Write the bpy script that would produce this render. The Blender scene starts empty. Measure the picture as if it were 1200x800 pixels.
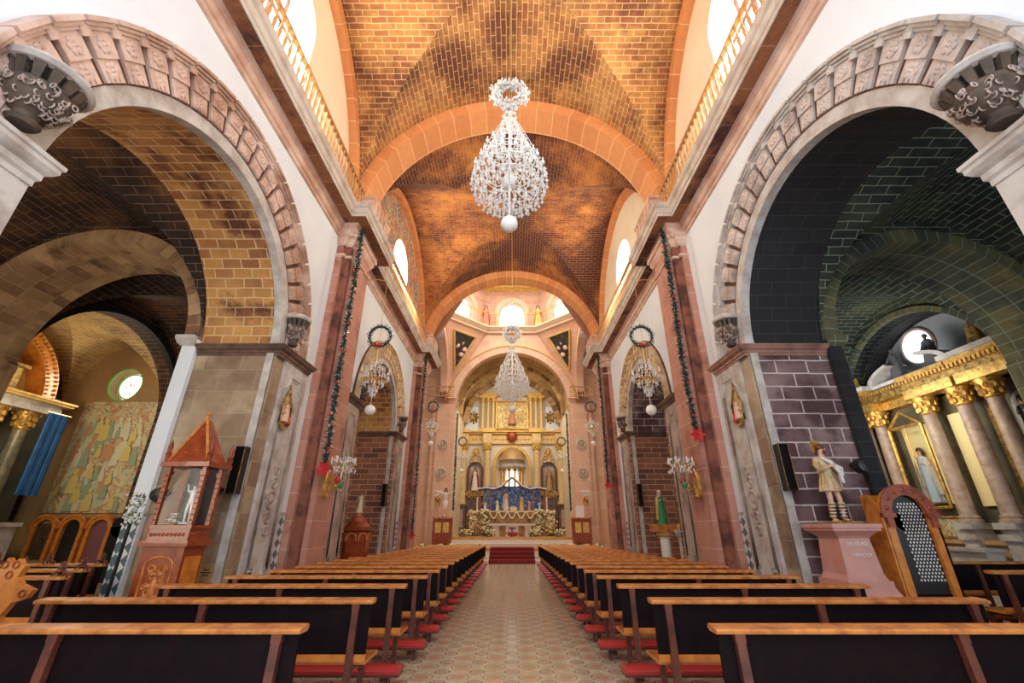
import bpy, bmesh, math, random
from mathutils import Vector, Matrix
PI = math.pi
R_ = random.Random(7)
sc = bpy.context.scene
COL = sc.collection
# ------------------------------------------------------------------ camera, world, lights, exposure
cam_d = bpy.data.cameras.new('camera'); cam = bpy.data.objects.new('camera', cam_d); COL.objects.link(cam)
cam_d.sensor_width = 36.0; cam_d.lens = 15.0; cam_d.clip_start = .05; cam_d.clip_end = 300
cam.location = (0, 0, 1.55); cam.rotation_euler = (math.radians(90 + 23.27), 0, 0)
sc.camera = cam
sc.view_settings.view_transform = 'Standard'; sc.view_settings.look = 'None'
sc.view_settings.gamma = 1; sc.view_settings.use_curve_mapping = False
sc.view_settings.exposure = -0.05
w = bpy.data.worlds.new('daylight'); sc.world = w; w.use_nodes = True
w.node_tree.nodes['Background'].inputs[0].default_value = (.86, .93, 1, 1)
w.node_tree.nodes['Background'].inputs[1].default_value = 1.25
def area(name, loc, direction, sx, sy, power, col=(1, 1, 1), spread=180):
    l = bpy.data.lights.new(name, 'AREA'); l.shape = 'RECTANGLE'; l.size = sx; l.size_y = sy
    l.energy = power; l.color = col; l.spread = math.radians(spread)
    o = bpy.data.objects.new(name, l); COL.objects.link(o); o.location = loc
    o.rotation_euler = Vector(direction).to_track_quat('-Z', 'Y').to_euler(); return o
DAY = (1, .96, .9); WARM = (1, .84, .62)
# daylight through the clerestory lunette windows
for s in (-1, 1):
    area('window_daylight', (s*5.2, 5.6, 11.2), (-s, 0, .05), 1.6, 2.4, 420, WARM)
    area('window_daylight', (s*5.2, 15.4, 11.2), (-s, 0, .1), 1.8, 2.2, 400, WARM)
# daylight through the drum of the crossing and the transept
area('drum_daylight', (0, 24.6, 19.5), (0, .1, -1), 6, 6, 800, (1, .92, .80), 110)
area('rear_fill_high', (0, -2.6, 8.5), (0, 1, -.1), 6, 5, 300, (.95, .97, 1))  # unseen fill light added behind the camera to brighten the nave
area('rear_fill_low', (0, -3.0, 3.0), (0, 1, .18), 6, 4, 140, (.95, .97, 1))  # second added fill behind the camera, lower down
area('chapel_daylight', (-13.6, 14.4, 6.0), (.1, -1, -.15), 1.0, 1.0, 60, (1, .85, .6))
area('chapel_mural_fill', (-13.0, 10.4, 4.6), (-.1, 1, -.15), 1.5, 1.0, 75, (1, .82, .55))  # added fill that brightens the mural on the chapel end wall
area('chancel_lamps', (0, 30.2, 10.5), (0, .75, -.7), 5, 2, 250, (1, .85, .62))
area('side_altar_lamps', (9.2, 11.9, 4.2), (1, 0, -.12), 3.4, .6, 85, (1, .85, .6))
area('lunette_fill', (10.0, 12.3, 5.2), (1, 0, .42), 2.2, .8, 45, (.88, .94, 1))  # added fill aimed up at the lunette, which stays dark without it
area('aisle_fill', (-8.8, 1.2, 2.6), (-.2, 1, .1), 2.4, 3, 260, (1, .86, .68))  # added fill for the left aisle; no door is built here
area('aisle_fill', (8.8, 1.2, 2.6), (.2, 1, .15), 2.4, 3, 170, (.85, .92, 1))  # added fill for the right aisle, in front of a closed end wall

# ------------------------------------------------------------------ materials
MATS = {}
def new_mat(name):
    m = bpy.data.materials.new(name); m.use_nodes = True; MATS[name] = m
    nt = m.node_tree; b = nt.nodes['Principled BSDF']; return m, nt, b
def N(nt, t, **k):
    n = nt.nodes.new(t)
    for a, v in k.items(): setattr(n, a, v)
    return n
def c4(c): return (c[0], c[1], c[2], 1)
def mixc(nt, fac, a, b, mode='MIX'):
    n = N(nt, 'ShaderNodeMix', data_type='RGBA', blend_type=mode)
    for i, v in ((0, fac), (6, a), (7, b)):
        if hasattr(v, 'is_output'): nt.links.new(v, n.inputs[i])
        else: n.inputs[i].default_value = v if i == 0 else c4(v)
    return n.outputs[2]
def noise(nt, vec, scale, detail=4, rough=.6):
    n = N(nt, 'ShaderNodeTexNoise'); n.inputs['Scale'].default_value = scale
    n.inputs['Detail'].default_value = detail; n.inputs['Roughness'].default_value = rough
    nt.links.new(vec, n.inputs['Vector']); return n.outputs['Fac']
def ramp(nt, fac, p0, p1, v0=0, v1=1):
    r = N(nt, 'ShaderNodeMapRange'); r.inputs['From Min'].default_value = p0; r.inputs['From Max'].default_value = p1
    r.inputs['To Min'].default_value = v0; r.inputs['To Max'].default_value = v1
    nt.links.new(fac, r.inputs['Value']); return r.outputs[0]
def coords(nt, kind='Object'):
    return N(nt, 'ShaderNodeTexCoord').outputs[kind]
def bump(nt, b, h, strength=.3, dist=.02):
    bn = N(nt, 'ShaderNodeBump'); bn.inputs['Strength'].default_value = strength; bn.inputs['Distance'].default_value = dist
    nt.links.new(h, bn.inputs['Height']); nt.links.new(bn.outputs[0], b.inputs['Normal'])
def plain(name, col, rough=.6, metal=0, col2=None, scale=4, lo=.4, hi=.65, bmp=0, emit=0, coat=0, spec=.5):
    m, nt, b = new_mat(name); b.inputs['Specular IOR Level'].default_value = spec
    b.inputs['Roughness'].default_value = rough; b.inputs['Metallic'].default_value = metal
    if coat: b.inputs['Coat Weight'].default_value = coat
    if col2 is not None or bmp:
        v = coords(nt); f = noise(nt, v, scale)
        if col2 is not None: nt.links.new(mixc(nt, ramp(nt, f, lo, hi), col, col2), b.inputs['Base Color'])
        else: b.inputs['Base Color'].default_value = c4(col)
        if bmp: bump(nt, b, noise(nt, v, scale*4), bmp)
    else: b.inputs['Base Color'].default_value = c4(col)
    if emit:
        b.inputs['Emission Color'].default_value = c4(col); b.inputs['Emission Strength'].default_value = emit
    return m
def brick(name, a, b2, mortar, bw=.45, rh=.18, ms=.012, dark=None, dsc=.35, dlo=.5, dhi=.62, rough=.85, offset=.5, bmp=.5, light=None, var=.5, bias=0.0):
    m, nt, b = new_mat(name); b.inputs['Roughness'].default_value = rough
    uv = coords(nt, 'UV'); ob = coords(nt, 'Object')
    t = N(nt, 'ShaderNodeTexBrick'); t.offset = offset
    wv = N(nt, 'ShaderNodeTexNoise'); wv.inputs['Scale'].default_value = 2.2; nt.links.new(ob, wv.inputs['Vector'])
    wa = N(nt, 'ShaderNodeVectorMath', operation='SCALE'); wa.inputs['Scale'].default_value = .03
    nt.links.new(wv.outputs['Color'], wa.inputs[0])
    ad = N(nt, 'ShaderNodeVectorMath', operation='ADD'); nt.links.new(uv, ad.inputs[0]); nt.links.new(wa.outputs[0], ad.inputs[1])
    nt.links.new(ad.outputs[0], t.inputs['Vector'])
    for k, v in (('Scale', 1), ('Brick Width', bw), ('Row Height', rh), ('Mortar Size', ms), ('Mortar Smooth', .15), ('Bias', bias)):
        t.inputs[k].default_value = v
    t.inputs['Color1'].default_value = c4(a); t.inputs['Color2'].default_value = c4(b2); t.inputs['Mortar'].default_value = c4(mortar)
    col = t.outputs['Color']
    f2 = noise(nt, ob, 5, 5, .7)
    col = mixc(nt, ramp(nt, f2, .3, .75, 0, var), col, (a[0]*.35, a[1]*.35, a[2]*.35))
    if light is not None:
        col = mixc(nt, ramp(nt, noise(nt, ob, .8, 3), .5, .7, 0, .6), col, light)
    if dark is not None:
        s = N(nt, 'ShaderNodeMapping'); s.inputs['Location'].default_value = (3.1, 7.7, 1.3); nt.links.new(ob, s.inputs[0])
        col = mixc(nt, ramp(nt, noise(nt, s.outputs[0], dsc, 5, .65), dlo, dhi, 0, .92), col, dark)
        # mortar joints stay readable on the stained courses
        col = mixc(nt, ramp(nt, t.outputs['Fac'], 0, 1, 0, .55), col, mortar)
    nt.links.new(col, b.inputs['Base Color'])
    inv = ramp(nt, t.outputs['Fac'], 0, 1, 1, 0)
    bump(nt, b, inv, bmp, .02)
    return m
plaster = plain('white_plaster', (.82, .90, 1.0), .75, col2=(.74, .83, .95), scale=.6, bmp=.05)
cream = plain('cream_plaster', (.86, .79, .64), .8, col2=(.78, .68, .52), scale=.5)
pink = brick('pink_ashlar', (.62, .32, .25), (.52, .25, .19), (.70, .48, .40), .9, .55, .008, dark=(.26, .10, .07), dsc=.9, dlo=.52, dhi=.68, bmp=.15, var=.25)
stained = plain('stained_red_stone', (.30, .11, .07), .75, col2=(.10, .035, .028), scale=2.6, lo=.42, hi=.62, bmp=.2)
pink2 = brick('rose_ashlar', (.88, .58, .42), (.80, .48, .33), (.90, .72, .56), .8, .5, .008, bmp=.15, var=.2)
greystone = plain('grey_carved_stone', (.52, .44, .40), .8, col2=(.34, .25, .22), scale=2.2, bmp=.25)
palestone = plain('pale_carved_stone', (.62, .60, .58), .8, col2=(.42, .36, .33), scale=3, bmp=.2)
arcstone = plain('carved_voussoir_stone', (.74, .56, .49), .8, col2=(.42, .25, .18), scale=1.6, bmp=.3)
arcgrey = plain('grey_voussoir_stone', (.66, .58, .55), .8, col2=(.34, .28, .26), scale=1.6, bmp=.3)
gapstone = plain('brown_shaded_recess_stone', (.13, .06, .035), .85)  # shade of the gaps between voussoirs is put into this dark brown
cornicestone = plain('cornice_stone', (.78, .57, .47), .75, col2=(.56, .33, .24), scale=1.6, bmp=.15)
cornicepale = plain('pale_cornice_stone', (.66, .60, .55), .75, col2=(.48, .38, .32), scale=2)
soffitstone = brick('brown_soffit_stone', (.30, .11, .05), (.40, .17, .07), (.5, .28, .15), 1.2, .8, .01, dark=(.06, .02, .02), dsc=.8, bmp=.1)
orangestone = brick('orange_arch_stone', (.78, .36, .15), (.66, .26, .10), (.92, .60, .34), .55, .9, .012, offset=0, bmp=.2, var=.25)
vaultbrick = brick('vault_brick', (.66, .34, .11), (.38, .13, .05), (.78, .56, .30), .42, .15, .010, dark=(.10, .025, .015), dsc=.42, dlo=.46, dhi=.60, light=(.70, .42, .15), var=.75)
vaultbrick2 = brick('red_vault_brick', (.52, .20, .06), (.28, .07, .03), (.55, .30, .12), .36, .13, .007, dark=(.05, .01, .012), dsc=.33, dlo=.42, dhi=.56, light=(.66, .28, .06), var=.7)
golditebrick = brick('ochre_vault_brick', (.60, .40, .16), (.42, .24, .09), (.66, .50, .26), .4, .14, .01, dark=(.12, .07, .03), dsc=.5, dlo=.5, dhi=.7, light=(.7, .5, .2))
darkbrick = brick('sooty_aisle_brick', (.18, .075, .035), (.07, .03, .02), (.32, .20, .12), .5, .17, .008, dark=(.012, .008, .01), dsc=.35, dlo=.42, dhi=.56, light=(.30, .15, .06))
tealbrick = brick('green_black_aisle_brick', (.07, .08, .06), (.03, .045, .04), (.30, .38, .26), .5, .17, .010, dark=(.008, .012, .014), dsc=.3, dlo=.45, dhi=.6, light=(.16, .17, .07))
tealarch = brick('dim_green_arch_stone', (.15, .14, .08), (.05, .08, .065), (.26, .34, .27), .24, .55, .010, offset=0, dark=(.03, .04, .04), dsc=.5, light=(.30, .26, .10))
brownarch = brick('brown_arch_stone', (.66, .42, .22), (.20, .10, .05), (.60, .42, .26), .24, .55, .006, dark=(.07, .035, .02), dsc=1.2, dlo=.56, dhi=.72, light=(.8, .55, .28))
jambleft = brick('brown_jamb_ashlar', (.54, .42, .27), (.28, .17, .11), (.42, .34, .24), .72, .44, .008, dark=(.16, .11, .08), dsc=.8, dlo=.52, dhi=.7, light=(.60, .50, .36), bmp=.35, var=.6)
jambright = brick('purple_jamb_ashlar', (.26, .16, .17), (.10, .05, .055), (.70, .60, .58), .62, .27, .014, dark=(.07, .03, .035), dsc=.9, dlo=.5, dhi=.6, light=(.42, .30, .29), bmp=.3)
jambred = brick('red_jamb_brick', (.42, .17, .10), (.13, .06, .045), (.60, .40, .30), .62, .2, .012, dark=(.10, .05, .04), dsc=.7, dlo=.55, dhi=.7, bmp=.3)
soffleft = brick('orange_soffit_brick', (.70, .36, .11), (.34, .12, .05), (.74, .54, .30), .38, .2, .014, dark=(.09, .02, .015), dsc=.62, dlo=.52, dhi=.62, light=(.66, .38, .14))
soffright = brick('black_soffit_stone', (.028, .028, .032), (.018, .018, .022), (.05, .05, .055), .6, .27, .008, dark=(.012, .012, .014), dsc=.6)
wood = plain('honey_wood', (.74, .30, .08), .42, col2=(.42, .13, .03), scale=7, coat=.1)
orangewood = plain('orange_wood', (.72, .27, .04), .35, col2=(.52, .15, .025), scale=6, coat=.3)
redwood = plain('red_brown_wood', (.36, .07, .018), .38, col2=(.22, .035, .01), scale=6, coat=.3)
darkwood = plain('black_brown_wood', (.006, .004, .006), .6, spec=.12, col2=(.012, .005, .006), scale=5)
postwood = plain('brown_wood', (.17, .05, .03), .4, col2=(.09, .03, .02), scale=8)
redleather = plain('red_kneeler_leather', (.50, .04, .045), .35)
black = plain('black_paint', (.012, .012, .014), .4)
gold = plain('gilded', (.85, .52, .13), .42, .6, col2=(.42, .24, .07), scale=9, lo=.42, hi=.65)
goldpaint = plain('gold_paint', (.80, .56, .18), .5, .2, col2=(.62, .38, .10), scale=6)
agedgold = plain('aged_gold', (.55, .36, .10), .5, .5, col2=(.15, .08, .03), scale=9)
creamcol = plain('cream_column_stone', (.80, .64, .34), .5, col2=(.70, .48, .20), scale=5)
pinkmarble = plain('pinkish_column_marble', (.56, .42, .35), .4, col2=(.40, .28, .22), scale=6)
crystal = plain('crystal', (.95, .97, .98), .22, .05, col2=(.70, .75, .78), scale=14)
crystal.node_tree.nodes['Principled BSDF'].inputs['Emission Color'].default_value = (1, 1, 1, 1)
milk = plain('milk_glass', (.92, .93, .93), .25)
brass = plain('brass', (.75, .55, .25), .3, .8)
windowglow = plain('daylit_glass', (1, 1, 1), .3, emit=3.2)
warmglow = plain('warm_daylit_glass', (1, .97, .88), .3, emit=3.0)
amberglow = plain('glow_toned_panel', (.93, .80, .42), .6)  # pale yellow base colour stands in for light inside the case
leafgreen = plain('garland_green', (.008, .04, .03), .6, col2=(.05, .10, .09), scale=40)
basketstone = plain('dark_basket_stone', (.13, .09, .065), .7, col2=(.05, .04, .035), scale=5, bmp=.3)
silverleaf = plain('silver_tinsel', (.75, .78, .78), .3, .4)
redpaint = plain('red_ribbon', (.62, .02, .03), .45)
white = plain('white_paint', (.86, .85, .82), .5)
flowerwhite = plain('white_flowers', (.92, .88, .70), .6, col2=(.85, .70, .25), scale=30)
foliage = plain('leaf_green', (.05, .13, .03), .6, col2=(.14, .22, .05), scale=20)
skin = plain('painted_skin', (.72, .47, .34), .45)
bluepaint = plain('blue_cloth', (.03, .16, .42), .6, col2=(.02, .10, .30), scale=3)
greencloth = plain('green_cloth', (.03, .30, .12), .6)
redcarpet = plain('red_carpet', (.26, .02, .02), .8, col2=(.18, .01, .015), scale=10)
marblestep = plain('pale_step_marble', (.76, .68, .56), .3)
pinkplinth = plain('pink_plinth_stone', (.62, .32, .27), .45, col2=(.55, .26, .21), scale=3)
tan = plain('tan_cloth', (.55, .38, .18), .5, .2, col2=(.40, .24, .10), scale=12)
glassy = plain('case_glass', (.9, .95, .95), .05)
gb = glassy.node_tree.nodes['Principled BSDF']; gb.inputs['Transmission Weight'].default_value = 1; gb.inputs['Alpha'].default_value = .10

def mural_mat(name, cols, scale=1.6, seed=0):
    m, nt, b = new_mat(name); b.inputs['Roughness'].default_value = .7
    v = coords(nt); mp = N(nt, 'ShaderNodeMapping'); mp.inputs['Location'].default_value = (seed, seed*1.7, seed*.3); nt.links.new(v, mp.inputs[0])
    n = N(nt, 'ShaderNodeTexNoise'); n.inputs['Scale'].default_value = scale; n.inputs['Detail'].default_value = 3
    n.inputs['Distortion'].default_value = 2.4; nt.links.new(mp.outputs[0], n.inputs['Vector'])
    cr = N(nt, 'ShaderNodeValToRGB'); e = cr.color_ramp.elements
    e[0].position = .28; e[0].color = c4(cols[0]); e[1].position = .72; e[1].color = c4(cols[-1])
    for i, c in enumerate(cols[1:-1]):
        x = e.new(.28 + .44*(i+1)/(len(cols)-1)); x.color = c4(c)
    nt.links.new(n.outputs['Fac'], cr.inputs[0])
    vo = N(nt, 'ShaderNodeTexVoronoi', feature='DISTANCE_TO_EDGE'); vo.inputs['Scale'].default_value = scale*1.5
    sm = N(nt, 'ShaderNodeVectorMath', operation='ADD'); nt.links.new(mp.outputs[0], sm.inputs[0]); nt.links.new(n.outputs['Color'], sm.inputs[1])
    nt.links.new(sm.outputs[0], vo.inputs['Vector'])
    col = mixc(nt, ramp(nt, vo.outputs['Distance'], 0, .07, .55, 0), cr.outputs[0], (.16, .13, .09))
    nt.links.new(col, b.inputs['Base Color']); return m
mural = mural_mat('mural_painting', [(.20, .25, .16), (.62, .60, .38), (.72, .66, .42), (.60, .30, .14), (.70, .66, .46), (.30, .38, .30)], 1.5, 2)
muralblue = mural_mat('lunette_painting', [(.04, .08, .12), (.10, .28, .34), (.70, .55, .30), (.55, .12, .08), (.30, .35, .30), (.05, .06, .1)], 1.6, 5)
darkpainting = mural_mat('dark_oil_painting', [(.01, .015, .015), (.015, .02, .02), (.03, .03, .03), (.02, .025, .025), (.5, .25, .2)], 2.2, 3)
bluesky = mural_mat('blue_backdrop_painting', [(.02, .05, .40), (.05, .18, .75), (.10, .35, .85), (.8, .85, .95), (.03, .08, .5)], 3, 1)
goldpainting = mural_mat('gold_ground_painting', [(.85, .72, .35), (.9, .8, .45), (.75, .6, .25), (.5, .3, .12), (.8, .7, .5)], 2.0, 9)

def floor_mat():
    m, nt, b = new_mat('patterned_floor_tile'); b.inputs['Roughness'].default_value = .16
    P = .42
    v = coords(nt)
    def cell(off):
        a = N(nt, 'ShaderNodeVectorMath', operation='MULTIPLY_ADD'); a.inputs[1].default_value = (1/P, 1/P, 0); a.inputs[2].default_value = (off, off, 0)
        nt.links.new(v, a.inputs[0])
        f = N(nt, 'ShaderNodeVectorMath', operation='FRACTION'); nt.links.new(a.outputs[0], f.inputs[0])
        s = N(nt, 'ShaderNodeVectorMath', operation='SUBTRACT'); s.inputs[1].default_value = (.5, .5, 0); nt.links.new(f.outputs[0], s.inputs[0])
        l = N(nt, 'ShaderNodeVectorMath', operation='LENGTH'); nt.links.new(s.outputs[0], l.inputs[0]); return s.outputs[0], l.outputs['Value']
    s1, d1 = cell(0); s2, d2 = cell(.5)
    base = mixc(nt, ramp(nt, noise(nt, v, 9), .35, .65), (.74, .68, .54), (.56, .50, .38))
    c = mixc(nt, ramp(nt, d1, .19, .23, .8, 0), base, (.55, .34, .21))
    c = mixc(nt, ramp(nt, d1, .05, .08, 1, 0), c, (.60, .42, .28))
    def band(d, r, wdt, col, c, k=.8):
        m1 = N(nt, 'ShaderNodeMath', operation='SUBTRACT'); m1.inputs[1].default_value = r; nt.links.new(d, m1.inputs[0])
        m2 = N(nt, 'ShaderNodeMath', operation='ABSOLUTE'); nt.links.new(m1.outputs[0], m2.inputs[0])
        return mixc(nt, ramp(nt, m2.outputs[0], wdt*.6, wdt, k, 0), c, col)
    c = band(d1, .30, .025, (.20, .17, .11), c, .7)
    c = band(d2, .20, .028, (.15, .14, .10), c)
    c = band(d2, .09, .03, (.40, .22, .12), c)
    # joints
    for ax in (0, 1):
        sp = N(nt, 'ShaderNodeSeparateXYZ'); a = N(nt, 'ShaderNodeVectorMath', operation='SCALE'); a.inputs['Scale'].default_value = 2/P
        nt.links.new(v, a.inputs[0]); f = N(nt, 'ShaderNodeVectorMath', operation='FRACTION'); nt.links.new(a.outputs[0], f.inputs[0]); nt.links.new(f.outputs[0], sp.inputs[0])
        c = mixc(nt, ramp(nt, sp.outputs[ax], 0, .03, .6, 0), c, (.22, .18, .12))
    nt.links.new(c, b.inputs['Base Color']); return m
floortile = floor_mat()
def lattice_mat():
    m, nt, b = new_mat('dado_tile'); b.inputs['Roughness'].default_value = .3
    v = coords(nt, 'UV')
    w1 = N(nt, 'ShaderNodeTexChecker'); w1.inputs['Scale'].default_value = 7; w1.inputs['Color1'].default_value = (.75, .8, .84, 1); w1.inputs['Color2'].default_value = (.10, .16, .20, 1)
    mp = N(nt, 'ShaderNodeMapping'); mp.inputs['Rotation'].default_value = (0, 0, PI/4); nt.links.new(v, mp.inputs[0]); nt.links.new(mp.outputs[0], w1.inputs[0])
    nt.links.new(w1.outputs[0], b.inputs['Base Color']); return m
dadotile = lattice_mat()

# ------------------------------------------------------------------ mesh builder
class MB:
    def __init__(s): s.v = []; s.f = []; s.uv = []; s.sm = []
    def face(s, pts, uv=None, smooth=False):
        i = len(s.v); s.v += [tuple(p) for p in pts]; s.f.append(tuple(range(i, i+len(pts)))); s.uv.append(uv); s.sm.append(smooth)
    def grid(s, G, UV=None, smooth=True, closed=False, flip=False):
        n, m = len(G), len(G[0]); base = len(s.v)
        for row in G: s.v += [tuple(p) for p in row]
        for i in range(n-1):
            for j in range(m - (0 if closed else 1)):
                j2 = (j+1) % m
                q = [(i, j), (i+1, j), (i+1, j2), (i, j2)]
                if flip: q.reverse()
                s.f.append(tuple(base+a*m+b for a, b in q)); s.sm.append(smooth)
                s.uv.append([UV[a][b] for a, b in q] if UV else None)
    def box(s, x0, x1, y0, y1, z0, z1, M=None):
        c = [Vector((x, y, z)) for x in (x0, x1) for y in (y0, y1) for z in (z0, z1)]
        if M is not None: c = [M @ p for p in c]
        for q in ((0,1,3,2), (4,6,7,5), (0,4,5,1), (2,3,7,6), (0,2,6,4), (1,5,7,3)): s.face([c[i] for i in q])
        return s
    def hexa(s, b, t):  # bottom quad, top quad
        s.face(b[::-1]); s.face(t)
        for i in range(4): s.face([b[i], b[(i+1) % 4], t[(i+1) % 4], t[i]])
        return s
    def lathe(s, prof, c=(0, 0, 0), n=16, ax='z', M=None, a0=0, a1=2*PI):
        full = abs(a1-a0-2*PI) < 1e-6; k = n if full else n+1
        G = []
        for r, z in prof:
            row = []
            for j in range(k):
                a = a0+(a1-a0)*j/n
                p = (r*math.cos(a), r*math.sin(a), z)
                if ax == 'x': p = (z, p[0], p[1])
                elif ax == 'y': p = (p[0], z, p[1])
                p = Vector(p)
                if M is not None: p = M @ p
                row.append(p + Vector(c))
            G.append(row)
        s.grid(G, closed=full, flip=True); return s
    def tube(s, pts, r, n=6, cap=True):
        pts = [Vector(p) for p in pts]; G = []
        rr = r if isinstance(r, (list, tuple)) else [r]*len(pts)
        for i, p in enumerate(pts):
            d = (pts[min(i+1, len(pts)-1)]-pts[max(i-1, 0)])
            if d.length < 1e-9: d = Vector((0, 0, 1))
            q = d.to_track_quat('Z', 'Y')
            G.append([p+q @ Vector((rr[i]*math.cos(2*PI*j/n), rr[i]*math.sin(2*PI*j/n), 0)) for j in range(n)])
        s.grid(G, closed=True, flip=True)
        if cap: s.face(G[0]); s.face(G[-1][::-1])
        return s
    def ring(s, c, R, r, axis='y', n=24, m=8):
        G = []
        for i in range(n+1):
            a = 2*PI*i/n; row = []
            for j in range(m):
                b = 2*PI*j/m; rad = R+r*math.cos(b); h = r*math.sin(b)
                p = (rad*math.cos(a), rad*math.sin(a), h)
                if axis == 'y': p = (p[0], p[2], p[1])
                elif axis == 'x': p = (p[2], p[0], p[1])
                row.append(Vector(p)+Vector(c))
            G.append(row)
        s.grid(G, closed=True); return s
    def ball(s, c, r, n=10, sx=1, sy=1, sz=1):
        m = max(4, n//2+1); prof = [(math.sin(PI*i/m), -math.cos(PI*i/m)) for i in range(m+1)]
        G = [[(c[0]+r*sx*a*math.cos(2*PI*j/n), c[1]+r*sy*a*math.sin(2*PI*j/n), c[2]+r*sz*z) for j in range(n)] for a, z in prof]
        s.grid(G, closed=True, flip=True); return s
    def octa(s, c, r, h):
        x, y, z = c; e = [(x+r, y, z), (x, y+r, z), (x-r, y, z), (x, y-r, z)]; t = (x, y, z+h); b = (x, y, z-h)
        for i in range(4): s.face([e[i], e[(i+1) % 4], t]); s.face([e[(i+1) % 4], e[i], b])
    def sweep(s, prof, path, side=1, closed=False):
        """prof: (out, z) list; path: (x, y) list; out is measured to the given side of the path with mitred corners"""
        P = [Vector((p[0], p[1])) for p in path]; n = len(P); off = []
        for i in range(n):
            a = P[(i-1) % n] if (closed or i > 0) else None; b = P[(i+1) % n] if (closed or i < n-1) else None
            d1 = (P[i]-a).normalized() if a is not None else None; d2 = (b-P[i]).normalized() if b is not None else None
            n1 = Vector((-d1.y, d1.x))*side if d1 is not None else None; n2 = Vector((-d2.y, d2.x))*side if d2 is not None else None
            if n1 is None: off.append(n2)
            elif n2 is None: off.append(n1)
            else:
                mm = n1+n2; mm = mm/(max(.2, (1+n1.dot(n2)))); off.append(mm)
        idx = list(range(n)) + ([0] if closed else [])
        for ii in range(len(idx)-1):
            i, j = idx[ii], idx[ii+1]
            for k in range(len(prof)-1):
                (o0, z0), (o1, z1) = prof[k], prof[k+1]
                q = [(*(P[i]+off[i]*o0), z0), (*(P[j]+off[j]*o0), z0), (*(P[j]+off[j]*o1), z1), (*(P[i]+off[i]*o1), z1)]
                s.face(q if side < 0 else q[::-1])
        if not closed:
            for e in (0, n-1):
                s.face([(*(P[e]+off[e]*o), z) for o, z in prof] )
        return s
    def build(s, name, mat, parent=None, merge=False):
        me = bpy.data.meshes.new(name); me.from_pydata(s.v, [], s.f)
        uvl = me.uv_layers.new(name='UVMap'); li = 0
        data = [0.0]*(2*len(me.loops))
        for p, uv in zip(me.polygons, s.uv):
            if uv is None:
                nn = p.normal; ax = max(range(3), key=lambda i: abs(nn[i]))
                for k, vi in enumerate(p.vertices):
                    c = me.vertices[vi].co
                    a = (c.y, c.z) if ax == 0 else ((c.x, c.z) if ax == 1 else (c.x, c.y))
                    data[2*(p.loop_start+k)] = a[0]; data[2*(p.loop_start+k)+1] = a[1]
            else:
                for k in range(len(p.vertices)):
                    data[2*(p.loop_start+k)] = uv[k][0]; data[2*(p.loop_start+k)+1] = uv[k][1]
        uvl.data.foreach_set('uv', data)
        me.polygons.foreach_set('use_smooth', s.sm)
        me.materials.append(mat)
        if merge:
            bm = bmesh.new(); bm.from_mesh(me); bmesh.ops.remove_doubles(bm, verts=bm.verts, dist=1e-4)
            bmesh.ops.recalc_face_normals(bm, faces=bm.faces); bm.to_mesh(me); bm.free()
        if any(s.sm): me.set_sharp_from_angle(angle=math.radians(38))
        o = bpy.data.objects.new(name, me); COL.objects.link(o)
        if parent is not None: o.parent = parent
        return o
def struct(name, mb, mat, **k):
    o = mb.build(name, mat, **k)
    if not k.get('parent'): o['kind'] = 'structure'
    return o
def thing(name, label, cat, loc=(0, 0, 0), rz=0, group=None, kind=None):
    o = bpy.data.objects.new(name, None); COL.objects.link(o); o.location = loc; o.rotation_euler = (0, 0, rz)
    o.empty_display_size = .1
    o['label'] = label; o['category'] = cat
    if group: o['group'] = group
    if kind: o['kind'] = kind
    return o
def tag(o, label, cat, group=None, kind=None):
    o['label'] = label; o['category'] = cat
    if group: o['group'] = group
    if kind: o['kind'] = kind
    return o
def copy_tree(o, parent=None):
    c = o.copy(); COL.objects.link(c)
    if parent is not None: c.parent = parent
    for ch in list(o.children): copy_tree(ch, c)
    return c
def place(o, loc, rz=0, label=None, group=None, scale=None):
    o.location = loc; o.rotation_euler = (0, 0, rz)
    if label: o['label'] = label
    if group: o['group'] = group
    if scale: o.scale = scale
    return o
# side s=-1 left, +1 right: local (y, z, t) with t away from the nave
def PX(s, x): return lambda a, z, t: (s*(x+t), a, z)
def PY(y): return lambda a, z, t: (a, y+t, z)
def arch_panel(mb, P, s0, s1, z0, z1, arches, t, n=24, top=None):
    xs = {s0, s1}
    for (c, R, zs, zb) in arches:
        for i in range(n+1): xs.add(round(c-R*math.cos(PI*i/n), 5))
    if top:
        for i in range(49): xs.add(round(s0+(s1-s0)*i/48, 5))
    xs = sorted(x for x in xs if s0-1e-6 <= x <= s1+1e-6)
    tp = top or (lambda a: z1)
    for a, b in zip(xs, xs[1:]):
        if b-a < 1e-5: continue
        m = (a+b)/2; hit = None
        for ar in arches:
            if ar[0]-ar[1] < m < ar[0]+ar[1]: hit = ar
        def q(la, lb, ua, ub):
            if ua <= la+1e-6 and ub <= lb+1e-6: return
            pts = [P(a, la, t), P(b, lb, t), P(b, max(ub, lb), t), P(a, max(ua, la), t)]
            mb.face(pts, [(a, la), (b, lb), (b, max(ub, lb)), (a, max(ua, la))])
        if hit:
            c, R, zs, zb = hit
            f = lambda x: zs+math.sqrt(max(0, R*R-(x-c)**2))
            q(f(a), f(b), tp(a), tp(b))
            if zb > z0: q(z0, z0, zb, zb)
        else: q(z0, z0, tp(a), tp(b))
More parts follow.
